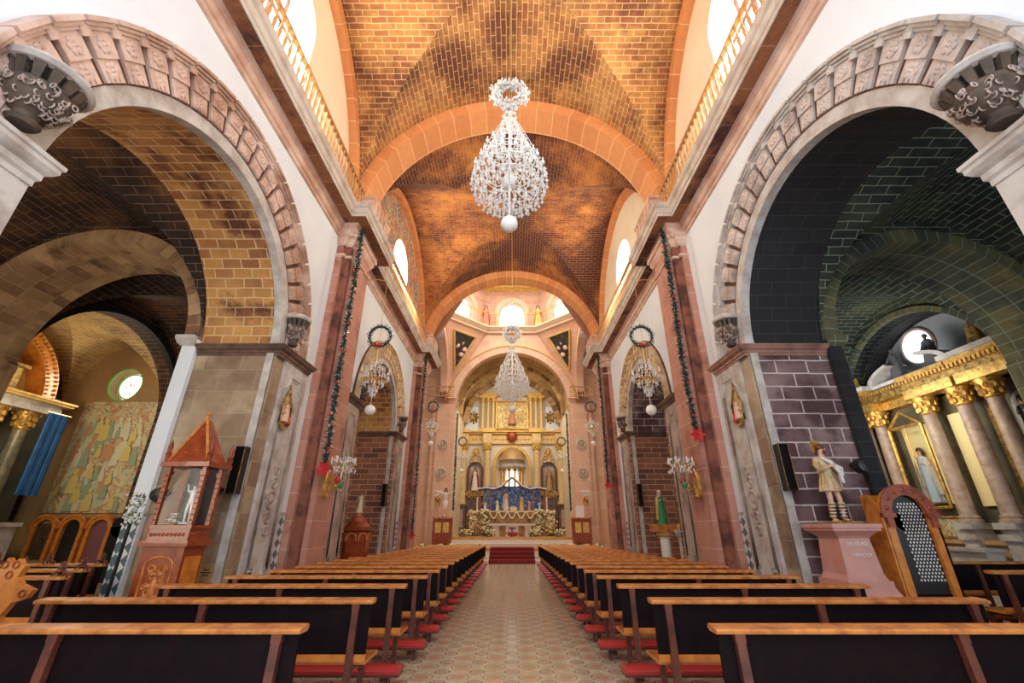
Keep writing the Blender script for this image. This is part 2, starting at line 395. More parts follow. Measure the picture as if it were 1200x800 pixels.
def arch_soffit(mb, P, c, R, zs, t0, t1, n=32, zb=None, k=6):
    G = []; U = []
    for i in range(n+1):
        a = PI*i/n; G.append([P(c-R*math.cos(a), zs+R*math.sin(a), t0+(t1-t0)*j/k) for j in range(k+1)])
        U.append([(t0+(t1-t0)*j/k, R*a+zs) for j in range(k+1)])
    mb.grid(G, U)
    if zb is not None:
        for sgn in (-1, 1):
            mb.face([P(c+sgn*R, zb, t0), P(c+sgn*R, zb, t1), P(c+sgn*R, zs, t1), P(c+sgn*R, zs, t0)], [(t0, zb), (t1, zb), (t1, zs), (t0, zs)])
def arch_ring(mb, P, c, R0, R1, zs, t0, t1, n=40, a0=0, a1=PI, soffit=True):
    def pt(R, a, t): return P(c-R*math.cos(a), zs+R*math.sin(a), t)
    for i in range(n):
        a, b = a0+(a1-a0)*i/n, a0+(a1-a0)*(i+1)/n; ua, ub = a*R0, b*R0
        mb.face([pt(R0, a, t0), pt(R0, b, t0), pt(R1, b, t0), pt(R1, a, t0)], [(ua, 0), (ub, 0), (ub, R1-R0), (ua, R1-R0)])
        mb.face([pt(R1, a, t1), pt(R1, b, t1), pt(R0, b, t1), pt(R0, a, t1)], [(ua, 0), (ub, 0), (ub, R1-R0), (ua, R1-R0)])
        if soffit:
            mb.face([pt(R0, a, t1), pt(R0, b, t1), pt(R0, b, t0), pt(R0, a, t0)], [(ua, t1-t0), (ub, t1-t0), (ub, 0), (ua, 0)], True)
        mb.face([pt(R1, a, t0), pt(R1, b, t0), pt(R1, b, t1), pt(R1, a, t1)], [(ua, 0), (ub, 0), (ub, t1-t0), (ua, t1-t0)], True)
def groin(mb, x0, x1, y0, y1, zs, H, n=24):
    """cross vault over a rectangle: two webs per axis, courses run along each barrel"""
    cx, cy, rx, ry = (x0+x1)/2, (y0+y1)/2, (x1-x0)/2, (y1-y0)/2
    ps = [-math.cos(PI*i/n) for i in range(n+1)]
    z = lambda a: zs+H*math.sqrt(max(0, 1-a*a))
    arc = lambda a, r: (r+H)/2*math.asin(max(-1, min(1, a)))
    def V(i, j, ax):
        u, v = ps[i], ps[j]; h = max(z(u), z(v)); X, Y = cx+rx*u, cy+ry*v
        return (X, Y, h), ((Y, arc(u, rx)) if ax == 0 else (X, arc(v, ry)))
    for i in range(n):
        for j in range(n):
            for tri in (((0,0),(1,0),(1,1)), ((0,0),(1,1),(0,1))) if (i-n/2+.5)*(j-n/2+.5) > 0 else (((0,0),(1,0),(0,1)), ((1,0),(1,1),(0,1))):
                mu = sum(ps[i+a] for a, b in tri)/3; mv = sum(ps[j+b] for a, b in tri)/3
                ax = 0 if abs(mu) < abs(mv) else 1
                L = [V(i+a, j+b, ax) for a, b in tri]
                mb.face([l[0] for l in L][::-1], [l[1] for l in L][::-1], False)

# ================================================================== THE BUILDING
# floors
SL = .012   # the nave floor falls gently towards the sanctuary
mb = MB(); mb.box(-17, -4.45, -.6, 37, -.5, 0); mb.box(4.45, 17, -.6, 37, -.5, 0); mb.box(-4.45, 4.45, 25.2, 37, -.5, -.30)
mb.hexa([(-4.45, -.6, -.6), (4.45, -.6, -.6), (4.45, 25.2, -.6), (-4.45, 25.2, -.6)], [(-4.45, -.6, .007), (4.45, -.6, .007), (4.45, 25.2, -.302), (-4.45, 25.2, -.302)]); struct('floor', mb, floortile)
imposts = (plain('dark_impost_stone', (.20, .12, .08), .6, col2=(.09, .05, .04), scale=3), plain('red_impost_stone', (.40, .22, .17), .6, col2=(.22, .11, .09), scale=3))
goldvous = plain('cream_gold_voussoir_stone', (.78, .62, .40), .75, col2=(.52, .34, .18), scale=1.6, bmp=.2)
ZS, HV = 9.65, 4.78
BAYS = ((1.4, 9.8), (10.7, 20.1))
ARCHES = ((5.6, 2.4, 4.88, 0), (15.25, 2.1, 5.0, 0))
for s, side in ((-1, 'left'), (1, 'right')):
    P = PX(s, 4.8)
    # nave arcade wall
    mb = MB(); arch_panel(mb, P, -.5, 20.1, 0, 9.8, ARCHES, 0); struct('wall_'+side, mb, plaster)
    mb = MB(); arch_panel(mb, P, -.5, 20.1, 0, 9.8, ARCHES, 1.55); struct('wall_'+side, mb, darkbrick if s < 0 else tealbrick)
    for bi, (c, R, zs, zb) in enumerate(ARCHES):
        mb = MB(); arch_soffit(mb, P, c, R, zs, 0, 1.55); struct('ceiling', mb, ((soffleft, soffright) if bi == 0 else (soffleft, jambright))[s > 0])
        mb = MB(); arch_ring(mb, P, c, R-.02, R+.2, zs, -.05, .12); struct('trim_2', mb, palestone)
        for e in (-1, 1):
            jy = c+e*R
            mb = MB(); mb.box(s*4.78, s*6.36, jy-(0.02 if e < 0 else 0), jy+(0.02 if e > 0 else 0), 0, zs)
            struct('wall_pier', mb, (jambleft if s < 0 else jambright) if bi == 0 else jambred)
            # carved pilaster on the nave face of the pier, with a raised shaped frame
            y0, y1 = sorted((jy+e*(0 if bi == 0 and e < 0 else .32), jy+e*1.3))
            mb = MB(); mb.box(s*4.8, s*4.68, y0, y1, 0, zs-.1)
            xf = s*4.675
            for k, (iw, r) in enumerate(((.14, .022), (.2, .012))):
                a, b, lo, hi = y0+iw, y1-iw, .5+iw, zs-.32-iw; n = .14
                pts = [(a+n, lo), (a+n, lo+n), (a, lo+n), (a, hi-2*n), (a+n*.6, hi-1.4*n), (a+n, hi-n), (a+n, hi), (b-n, hi), (b-n, hi-n), (b-n*.6, hi-1.4*n), (b, hi-2*n), (b, lo+n), (b-n, lo+n), (b-n, lo), (a+n, lo)]
                mb.tube([(xf, p, q) for p, q in pts], r, 5)
            struct('wall_pier', mb, palestone if bi == 0 else greystone)
            a_, b_ = sorted((jy+e*.0, jy+e*.33)); mb = MB(); mb.box(s*4.8, s*4.74, a_, b_, 0, zs-.1); struct('wall_pier', mb, jambleft if bi == 0 else jambred)
            mb = MB(); mb.box(s*4.79, s*4.93, jy-e*.03, jy, 0, 4.95); struct('trim_2', mb, palestone)
            # scrolled relief in the panel
            mb = MB(); cy = (y0+y1)/2
            for (dz, rr) in ((0, .16), (.32, .1), (-.32, .1), (.55, .07), (-.55, .07)):
                hz = (2.9 if bi else 2.0)+dz; mb.ring((xf, cy, hz), rr, .03, 'x', 14, 5); mb.ball((xf, cy, hz), rr*.45, 8, .4)
                for q in (-1, 1): mb.ball((xf, cy+q*rr*1.3, hz+.05), .05, 6, .5)
            struct('trim_3', mb, greystone)
            # impost moulding wrapping jamb and face
            pr = [(0, 4.66), (.03, 4.66), (.03, 4.74), (.08, 4.78), (.08, 4.86), (.15, 4.90), (.21, 4.96), (.21, 5.02), (.25, 5.04), (.25, 5.10), (0, 5.10)]
            kz_, ko_ = (.75, .5) if (bi == 0 and e < 0) else (.5, .5)
            pr = [(o*ko_, zs+.02-(5.1-z)*kz_) for o, z in pr]
            path = [(s*6.36, jy), (s*4.68, jy), (s*4.68, jy+e*1.3), (s*4.8, jy+e*1.3)]
            sd = -1 if (s*e < 0) else 1
            mb = MB(); mb.sweep(pr, path, sd); mb.box(s*4.6, s*6.3, min(jy, jy+e*1.2), max(jy, jy+e*1.2), zs-.02, zs+.02)
            struct('trim_4', mb, palestone if (bi == 0 and e < 0) else (imposts[s > 0] if bi == 0 else imposts[0]))
        # carved voussoirs: recessed band, two-stage blocks with rosettes, stepped hood over each
        mb = MB(); arch_ring(mb, P, c, R+.2, R+.78, zs, -.05, .05); struct('trim_5', mb, gapstone)
        nb = 23 if bi == 0 else 21; K = R/2.36
        mb = MB(); mh = MB()
        def pol(m, a, b, r0, r1, ta, tb):
            f = lambda r, x, t: P(c-r*math.cos(x), zs+r*math.sin(x), t)
            m.hexa([f(r0, a, ta), f(r0, b, ta), f(r0, b, tb), f(r0, a, tb)], [f(r1, a, ta), f(r1, b, ta), f(r1, b, tb), f(r1, a, tb)])
        for i in range(nb):
            a = PI*(i+.5)/nb; h = PI/nb*.385
            for (r0, r1, t) in ((.22, .46, .09), (.46, .72, .12)):
                pol(mb, a-h, a+h, R+r0*K, R+r1*K, -t, 0)
                rm = R+(r0+r1)/2*K; q = P(c-rm*math.cos(a), zs+rm*math.sin(a), -t)
                for g in range(6):
                    an = g*PI/3; mb.ball((q[0], q[1]+.06*math.cos(an), q[2]+.06*math.sin(an)), .042, 6, .6)
                mb.ball(q, .03, 6, .8)
            for g in (-.5, 0, .5): pol(mb, a+g*h-.006, a+g*h+.006, R+.22*K, R+.30*K, -.11, -.09)
            pol(mh, a-h*1.06, a+h*1.06, R+.72*K, R+.76*K, -.15, 0); pol(mh, a-h*1.12, a+h*1.12, R+.76*K, R+.80*K, -.19, 0); pol(mh, a-h*1.16, a+h*1.16, R+.80*K, R+.85*K, -.23, 0)
            ag = PI*i/nb
            if i: pol(mh, ag-.02, ag+.02, R+.66*K, R+.84*K, -.16, 0)
        struct('trim_5', mb, (arcstone if s < 0 else arcgrey) if bi == 0 else goldvous); struct('trim_5', mh, (palestone if s > 0 else arcstone) if bi == 0 else goldvous)
    # clerestory wall with window, wall rib
    for bi, (y0, y1) in enumerate(BAYS):
        cy = (y0+y1)/2; ry = (y1-y0)/2
        wr, wz, wb = (.95, 12.1, 9.9) if bi == 0 else (1.15, 11.6, 9.9)
        top = lambda a: ZS+HV*math.sqrt(max(0, 1-((a-cy)/ry)**2))
        mb = MB(); arch_panel(mb, PX(s, 4.72), y0, y1, 9.5, 14, [(cy, wr, wz, wb)], 0, top=top)
        struct('wall_'+side, mb, muralblue if (bi == 1 and s < 0) else cream)
        mb = MB(); arch_soffit(mb, PX(s, 4.72), cy, wr, wz, 0, .7, zb=wb); mb.box(s*4.72, s*5.42, cy-wr, cy+wr, wb-.02, wb); struct('wall_'+side, mb, cream)
        mb = MB(); G = []
        f = [PX(s, 5.3)(cy-wr*math.cos(PI*i/20), wz+wr*math.sin(PI*i/20), 0) for i in range(21)]
        mb.face([PX(s, 5.3)(cy-wr, wb, 0)]+f+[PX(s, 5.3)(cy+wr, wb, 0)]); wn = struct('window_1', mb, windowglow)
        mb = MB()
        for yy in (-wr*.5, 0, wr*.5): mb.box(s*5.24, s*5.3, cy+yy-.025, cy+yy+.025, wb, wz+math.sqrt(wr*wr-yy*yy))
        for zz in (wb+.75, wb+1.5, wz): mb.box(s*5.24, s*5.3, cy-wr, cy+wr, zz-.025, zz+.025)
        mb.build('window_frame', postwood, wn)
        kz = HV/ry
        PW = lambda a, z, t, kz=kz: (s*(4.72+t), a, ZS+(z-ZS)*kz)
        mb = MB(); arch_ring(mb, PW, cy, ry-.28, ry+.02, ZS, -.22, 0, 48); struct('trim_6', mb, orangestone)
    # pilasters between the bays and at the crossing
    for y0, y1, m in ((9.75, 11.1, pink), (19.55, 20.9, pink), (-.6, .9, pink)):
        mb = MB(); mb.box(s*4.8, s*4.64, y0-.0, y1+.15, 0, 8.95); mb.box(s*4.44, s*4.32, y0+.24, y1-.12, 0, 8.95)
        struct('wall_pilaster', mb, m)
        mb = MB(); mb.box(s*4.64, s*4.44, y0+.10, y1, 0, 8.95); struct('wall_pilaster', mb, stained)
        mb = MB()
        for (pr) in ([(0, 8.25), (.05, 8.27), (.05, 8.33), (0, 8.35)], [(0, 8.62), (.05, 8.66), (.1, 8.76), (.1, 8.84), (.16, 8.88), (.16, 8.98)], [(.12, 0), (.12, .3), (.08, .34), (.08, .42), (0, .5)]):
            mb.sweep(pr, [(s*4.8, y0), (s*4.6, y0), (s*4.6, y0+.12), (s*4.45, y0+.12), (s*4.45, y0+.24), (s*4.32, y0+.24), (s*4.32, y1-.12), (s*4.45, y1-.12), (s*4.45, y1), (s*4.8, y1)], s)
        struct('trim_7', mb, cornicestone)
    # main cornice, breaking forward over the pilasters
    path = [(s*4.8, -.5), (s*4.8, .9), (s*4.8, 9.7), (s*4.42, 9.7), (s*4.42, 11.15), (s*4.8, 11.15), (s*4.8, 19.5), (s*4.42, 19.5), (s*4.42, 20.95), (s*6.6, 20.95)]
    mb = MB(); mb.sweep([(0, 8.86), (.05, 8.88), (.05, 8.96), (.09, 8.98), (.12, 9.04), (.12, 9.10), (.17, 9.13), (.2, 9.2), (.2, 9.24)], path, s); struct('trim_1', mb, cornicestone)
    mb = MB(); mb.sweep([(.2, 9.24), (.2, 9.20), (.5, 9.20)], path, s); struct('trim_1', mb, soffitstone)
    mb = MB(); mb.sweep([(.48, 9.18), (.50, 9.18), (.50, 9.26), (.53, 9.28), (.55, 9.35), (.55, 9.40), (.60, 9.44), (.62, 9.50), (.62, 9.56), (0, 9.56)], path, s); struct('trim_1', mb, cornicepale)
    # dado tile panel beside the pilaster
    mb = MB(); mb.box(s*4.8, s*4.785, 9.22, 9.74, 0, 1.75); mb.box(s*4.8, s*4.785, 18.7, 19.5, 0, 1.75); struct('trim_8', mb, dadotile)
    mb = MB(); mb.box(s*4.8, s*4.77, 9.22, 9.74, 1.75, 1.80); struct('trim_8', mb, palestone)
# vaults and transverse arches
for bi, (y0, y1) in enumerate(BAYS):
    mb = MB(); groin(mb, -4.74, 4.74, y0, y1, ZS, HV, 28); struct('ceiling', mb, (vaultbrick, vaultbrick2)[bi])
# unseen shell added over the vaults to keep sky light from leaking in
mb = MB(); mb.box(-6.4, 6.4, -.5, 20.9, 15.2, 15.3); mb.box(-6.4, -6.3, -.5, 20.9, 8.0, 15.3); mb.box(6.3, 6.4, -.5, 20.9, 8.0, 15.3); mb.box(-6.4, 6.4, .3, .5, 9.6, 15.3); mb.box(-8.8, 8.8, 20.8, 36, 23.5, 23.6); struct('ceiling', mb, cream)
for y, t, m in ((9.78, .92, orangestone), (20.08, .8, orangestone), (.6, .8, orangestone)):
    mb = MB(); arch_ring(mb, PY(y), 0, 4.38, 4.8, ZS, 0, t, 56)
    for s in (-1, 1): mb.box(s*4.38, s*4.8, y, y+t, 9.5, ZS)
    struct('trim_9', mb, m)
# crossing: side walls, chancel wall, ring beam, pendentives
mb = MB(); arch_panel(mb, PY(28.6), -6.6, 6.6, 0, 15, [(0, 3.85, 9.1, 0)], 0, n=40); struct('wall_back', mb, pink2)
mb = MB(); arch_panel(mb, PY(20.9), -6.6, 6.6, 0, 15.0, [(0, 4.4, 9.65, 0)], 0, n=30); struct('wall_front', mb, pink2)
mb = MB(); arch_ring(mb, PY(28.6), 0, 3.84, 4.35, 9.1, -.12, .5, 50); struct('trim_10', mb, brick('peach_arch_stone', (.86, .60, .44), (.76, .46, .32), (.92, .76, .62), .6, .9, .012, offset=0, bmp=.2, var=.2))
mb = MB(); arch_ring(mb, PY(28.6), 0, 4.35, 4.42, 9.1, -.16, 0, 50); struct('trim_10', mb, goldpaint)
for s, side in ((-1, 'left'), (1, 'right')):
    mb = MB(); arch_panel(mb, PX(s, 4.5), 20.9, 28.6, 9.3, 15, [(24.75, 3.35, 9.9, 9.3)], 0); arch_panel(mb, PX(s, 4.5), 20.9, 28.6, 9.3, 15, [(24.75, 3.35, 9.9, 9.3)], .4); struct('wall_'+side, mb, pink2)
    mb = MB(); arch_ring(mb, PX(s, 4.5), 24.75, 3.3, 3.7, 9.9, -.08, .4); struct('trim_10', mb, pink2)
    mb = MB(); mb.box(s*8.6, s*8.8, 20.9, 28.6, 0, 13); mb.box(s*6.6, s*8.7, 28.6, 28.7, 0, 13); mb.box(s*6.6, s*8.7, 20.8, 20.9, 0, 13); mb.box(s*4.5, s*8.8, 20.8, 28.7, 13, 13.1); struct('wall_'+side, mb, plaster)
    # far pier: stepped pilaster, cornice and plinth
    mb = MB(); mb.box(s*3.86, s*5.3, 28.25, 28.6, 0, 9.1); mb.box(s*4.1, s*5.0, 28.12, 28.25, 0, 8.9); struct('wall_pier', mb, pink2)
    mb = MB(); pth = [(s*3.86, 29.2), (s*3.86, 28.25), (s*5.3, 28.25), (s*5.3, 28.6), (s*8.6, 28.6)]
    mb.sweep([(0, 8.8), (.05, 8.85), (.05, 8.95), (.15, 9.05), (.2, 9.15), (.45, 9.2), (.45, 9.3), (.55, 9.4), (.55, 9.5), (0, 9.5)], pth, s)
    mb.sweep([(.1, 0), (.1, .9), (0, 1.0)], pth, s); struct('trim_1', mb, cornicestone)
    mb = MB(); mb.box(s*3.9, s*4.0, 28.7, 35.2, 0, 9.1); struct('wall_'+side, mb, cream)
OCT = [(1.8, 28.5), (4.45, 25.9), (4.45, 23.6), (1.8, 21.0), (-1.8, 21.0), (-4.45, 23.6), (-4.45, 25.9), (-1.8, 28.5)]
OC = Vector((0, 24.75))
def octo(k): return [tuple(OC+(Vector(p)-OC)*k) for p in OCT]
for i, (A, tri) in enumerate((((4.5, 28.6, 9.9), ((1.8, 28.5), (4.45, 25.9))), ((-4.5, 28.6, 9.9), ((-4.45, 25.9), (-1.8, 28.5))), ((4.5, 20.95, 9.9), ((4.45, 23.6), (1.8, 21.0))), ((-4.5, 20.95, 9.9), ((-1.8, 21.0), (-4.45, 23.6))))):
    A = Vector(A); B = Vector((*tri[0], 14.72)); C = Vector((*tri[1], 14.72))
    inn = (Vector((0, 24.75, 12))-(A+B+C)/3).normalized()
    mb = MB(); mb.face([A, B, C]); struct('wall_pendentive', mb, pink2)
    if i < 2:
        cen = (A+B+C)/3; k1, k2 = .52, .46
        def tr(k, o): return [cen+(q-cen)*k+inn*o for q in (A, B, C)]
        r = thing('pendentive_painting', ('dark triangular gold-framed painting on the pendentive left of the dome ring', 'dark triangular gold-framed painting on the pendentive right of the dome ring')[A.x > 0], 'painting', tuple(cen))
        mb = MB(); p = [q-cen for q in tr(k2+.02, .06)]; mb.face(p); c = mb.build('canvas', darkpainting, r)
        mb = MB(); p = [q-cen for q in tr(k1, .07)]
        for a in range(3): mb.tube([p[a], p[(a+1) % 3]], .07, 6)
        mb.build('frame', goldpaint, r)
        # small winged figures painted in the middle
        mb = MB()
        for (dx, dz, rr) in ((0, .2, .16), (-.2, -.05, .13), (.16, -.15, .15), (0, -.5, .14), (.05, .5, .1), (-.25, .35, .1)):
            q = [q for q in tr(.2, .07)]; ex = (C-B).normalized(); ez = Vector((0, 0, 1))
            mb.ball((cen+inn*.06+ex*dx*1.6+ez*dz*1.3+inn*0)-cen, rr*1.2, 8, 1, .25, 1)
        mb.build('painted_figure', skin, r)
sgn_oct = 1
mb = MB(); mb.sweep([(0, 14.45), (.04, 14.5), (.04, 14.6), (-.0, 14.62), (.12, 14.72), (.16, 14.8), (.24, 14.86), (.24, 14.96), (-.7, 14.98)], OCT, -1, closed=True); struct('trim_11', mb, brick('cream_ring_stone', (.88, .74, .54), (.80, .62, .44), (.9, .8, .62), 1.0, .5, .006, bmp=.1, var=.15))
DR = octo(1.13)
drumstone = brick('drum_stone', (.72, .46, .32), (.62, .34, .24), (.8, .62, .48), .6, .35, .008, bmp=.15, var=.3)
mb = MB(); ms = MB(); mg = MB(); wins = []
for i in range(8):
    a = Vector(DR[i]); b = Vector(DR[(i+1) % 8]); L = (b-a).length; d = (b-a)/L; nrm = Vector((a.y-b.y, b.x-a.x))/L
    if nrm.dot((a+b)/2-OC) < 0: nrm = -nrm
    PD = lambda u, z, t, a=a, d=d, nrm=nrm: (*(a+d*u+nrm*t), z)
    arch_panel(mb, PD, 0, L, 14.9, 18.6, [(L/2, .92, 16.35, 15.0)], 0)
    arch_soffit(mb, PD, L/2, .92, 16.35, 0, .5, zb=15.0)
    arch_ring(ms, PD, L/2, .95, 1.3, 16.35, -.1, 0, 24)
    for e in (-1, 1): ms.hexa([PD(L/2+e*.95, 15, -.1), PD(L/2+e*1.2, 15, -.1), PD(L/2+e*1.2, 15, 0), PD(L/2+e*.95, 15, 0)], [PD(L/2+e*.95, 16.35, -.1), PD(L/2+e*1.2, 16.35, -.1), PD(L/2+e*1.2, 16.35, 0), PD(L/2+e*.95, 16.35, 0)])
    m = MB(); m.face([PD(L/2-.92, 15.0, .5)]+[PD(L/2-.92*math.cos(PI*k/16), 16.35+.92*math.sin(PI*k/16), .5) for k in range(17)]+[PD(L/2+.92, 15.0, .5)]); wn = struct('window_2', m, windowglow)
    m = MB()
    for u in (-.4, 0, .4): m.tube([PD(L/2+u, 15, .45), PD(L/2+u, 16.35+.8, .45)], .02, 4)
    m.build('window_frame', brass, wn)
struct('wall_drum', mb, drumstone); struct('trim_11', ms, pink2)
mb = MB(); mb.sweep([(0, 18.2), (.1, 18.3), (.1, 18.4), (.3, 18.5), (.35, 18.6), (0, 18.62)], DR, -1, closed=True); struct('trim_11', mb, goldpaint)
mb = MB(); G = []
for j in range(9):
    ph = PI/2*j/8; k = math.cos(ph)*1.13
    G.append([(*(OC+(Vector(p)-OC)*k), 18.6+4.3*math.sin(ph)) for p in OCT])
mb.grid(G, closed=True, smooth=False); struct('ceiling', mb, golditebrick)
# chancel
mb = MB(); groin(mb, -3.95, 3.95, 28.9, 35.3, 9.1, 3.9, 24); struct('ceiling', mb, golditebrick)
mb = MB(); arch_panel(mb, PY(35.3), -4, 4, 0, 13.1, [], 0, top=lambda a: 9.1+3.9*math.sqrt(max(0, 1-(a/4.0)**2))); struct('wall_back', mb, cream)
for s in (-1, 1):
    mb = MB(); arch_panel(mb, PX(s, 3.95), 28.6, 35.3, 9.0, 13.1, [], 0, top=lambda a: 9.1+3.9*math.sqrt(max(.0, 1-((a-32.1)/3.2)**2)) if 28.9 < a < 35.3 else 9.4); mb.box(s*3.95, s*4.1, 28.6, 29.0, 9, 12); struct('wall_chancel', mb, golditebrick)
for y, R in ((31.2, 3.75), (34.2, 3.55)):
    mb = MB(); arch_ring(mb, PY(y), 0, R, 3.95, 9.1, 0, .35, 40); struct('trim_12', mb, brownarch)

# ------------------------------------------------------------------ aisles
for s, side in ((-1, 'left'), (1, 'right')):
    bm_, am_ = (darkbrick, brownarch) if s < 0 else (tealbrick, tealarch)
    xo, xi = s*11.8, s*6.35; xa, xb = min(xo, xi), max(xo, xi)
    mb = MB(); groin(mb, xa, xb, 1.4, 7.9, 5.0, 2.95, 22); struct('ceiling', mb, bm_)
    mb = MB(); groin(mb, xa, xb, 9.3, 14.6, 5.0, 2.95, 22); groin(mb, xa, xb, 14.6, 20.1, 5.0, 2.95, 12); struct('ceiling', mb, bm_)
    # transverse arch between aisle bays, its piers
    PT = PY(7.9)
    mb = MB(); arch_ring(mb, PT, s*9.07, 2.42, 2.72, 5.0, 0, 1.4, 48); struct('trim_13', mb, am_)
    mb = MB(); arch_panel(mb, PT, xa, xb, 5.0, 8.0, [(s*9.07, 2.6, 5.0, 5.0)], .03); struct('wall_arch', mb, bm_)
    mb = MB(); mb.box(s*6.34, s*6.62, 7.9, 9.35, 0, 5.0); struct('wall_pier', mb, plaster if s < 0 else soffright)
    mb = MB(); mb.box(s*6.64, s*6.60, 7.88, 7.94, 4.9, 5.1); mb.sweep([(0, 4.85), (.06, 4.9), (.1, 5.0), (.1, 5.06), (0, 5.06)], [(s*6.36, 7.9), (s*6.64, 7.9), (s*6.64, 9.3)], -s*1); struct('trim_14', mb, palestone if s < 0 else tealarch)
    mb = MB(); mb.box(s*11.5, s*11.8, 7.9, 9.35, 0, 5.0); struct('wall_pier', mb, am_)
    # outer wall with the chapel arch
    PO = PX(s, 11.8)
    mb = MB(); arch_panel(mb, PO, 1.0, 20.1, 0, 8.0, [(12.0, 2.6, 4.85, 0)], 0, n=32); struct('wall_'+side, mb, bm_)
    mb = MB(); arch_soffit(mb, PO, 12.0, 2.6, 4.85, 0, .55, zb=0); struct('wall_'+side, mb, bm_)
    mb = MB(); arch_ring(mb, PO, 12.0, 2.58, 2.74, 4.85, -.06, .1, 40); struct('trim_15', mb, soffright if s < 0 else tealarch)
    # closing walls
    mb = MB(); mb.box(xa, xb, .9, 1.0, 0, 8.0); mb.box(xa, xb, 20.1, 20.2, 0, 8); struct('wall_'+side, mb, bm_)
    mb = MB(); mb.box(xa, xb, 1.0, 20.1, 8.1, 8.2); struct('ceiling', mb, bm_)
# left chapel beyond the arch: brick vault, end wall with a round window
mb = MB(); groin(mb, -15.9, -12.3, 9.3, 14.75, 4.9, 2.75, 22); struct('ceiling', mb, golditebrick)
mb = MB(); mb.box(-16.0, -15.9, 9.3, 14.8, 0, 8); mb.box(-16, -12.3, 9.2, 9.3, 0, 8); struct('wall_left', mb, darkbrick)
RW = (-13.95, 6.2)
mb = MB()
def PYc(y): return lambda r, a, t: (RW[0]+r*math.cos(a), y+t, RW[1]+r*math.sin(a))
f = PYc(14.75); n = 32
angs = sorted([2*PI*i/n for i in range(n)]+[math.atan2(y, x) % (2*PI) for x, y in ((1.65, 1.8), (-1.95, 1.8), (-1.95, -6.2), (1.65, -6.2))])+[2*PI]
for a, b in zip(angs, angs[1:]):
    def out(x):
        cx, sx = math.cos(x), math.sin(x); k = min((1.65 if cx > 0 else 1.95)/max(1e-6, abs(cx)), (1.8 if sx > 0 else 6.2)/max(1e-6, abs(sx))); return k
    mb.face([f(.62, a, 0), f(out(a), a, 0), f(out(b), b, 0), f(.62, b, 0)])
    mb.face([f(.62, a, 0), f(.62, b, 0), f(.5, b, .35), f(.5, a, .35)])
struct('wall_back', mb, plain('chapel_wall_paint', (.34, .22, .11), .8, col2=(.50, .30, .12), scale=.6))
mb = MB(); mb.face([f(.5, 2*PI*i/n, .33) for i in range(n)][::-1]); wn = struct('window_3', mb, windowglow)
mb = MB(); mb.ring((RW[0], 14.78, RW[1]), .60, .04, 'y', 32, 6); mb.ring((RW[0], 15.05, RW[1]), .46, .03, 'y', 32, 6); mb.build('window_frame', plain('green_stained_glass', (.25, .55, .12), .3), wn)
mb = MB()
for k in range(7):
    a = k*.9; mb.tube([(RW[0]+.1*math.cos(a), 15.04, RW[1]-.1+.1*math.sin(a)), (RW[0]+.38*math.cos(a+.3)*.8, 15.04, RW[1]+.36*math.sin(a+.3))], .018, 5)
mb.build('glazing_bar', agedgold, wn)
# right chapel: shallow, grey lunette with round window
mb = MB(); arch_panel(mb, PX(1, 12.9), 9.2, 14.8, 0, 7.6, [], 0); struct('wall_right', mb, plain('grey_lunette_plaster', (.42, .44, .47), .7, col2=(.32, .34, .37), scale=.7))
mb = MB(); arch_soffit(mb, PX(1, 11.8), 12.0, 2.6, 4.85, 0, 1.1, zb=0); struct('ceiling', mb, soffright)
mb = MB(); c0 = (12.86, 12.5, 6.75); mb.face([(c0[0], c0[1]+.55*math.cos(2*PI*i/28), c0[2]+.55*math.sin(2*PI*i/28)) for i in range(28)]); wn = struct('window_4', mb, plain('frosted_daylit_glass', (.9, .93, 1), .3, emit=1.6))
mb = MB(); mb.ring(c0, .57, .05, 'x', 28, 6); mb.build('window_frame', greystone, wn)

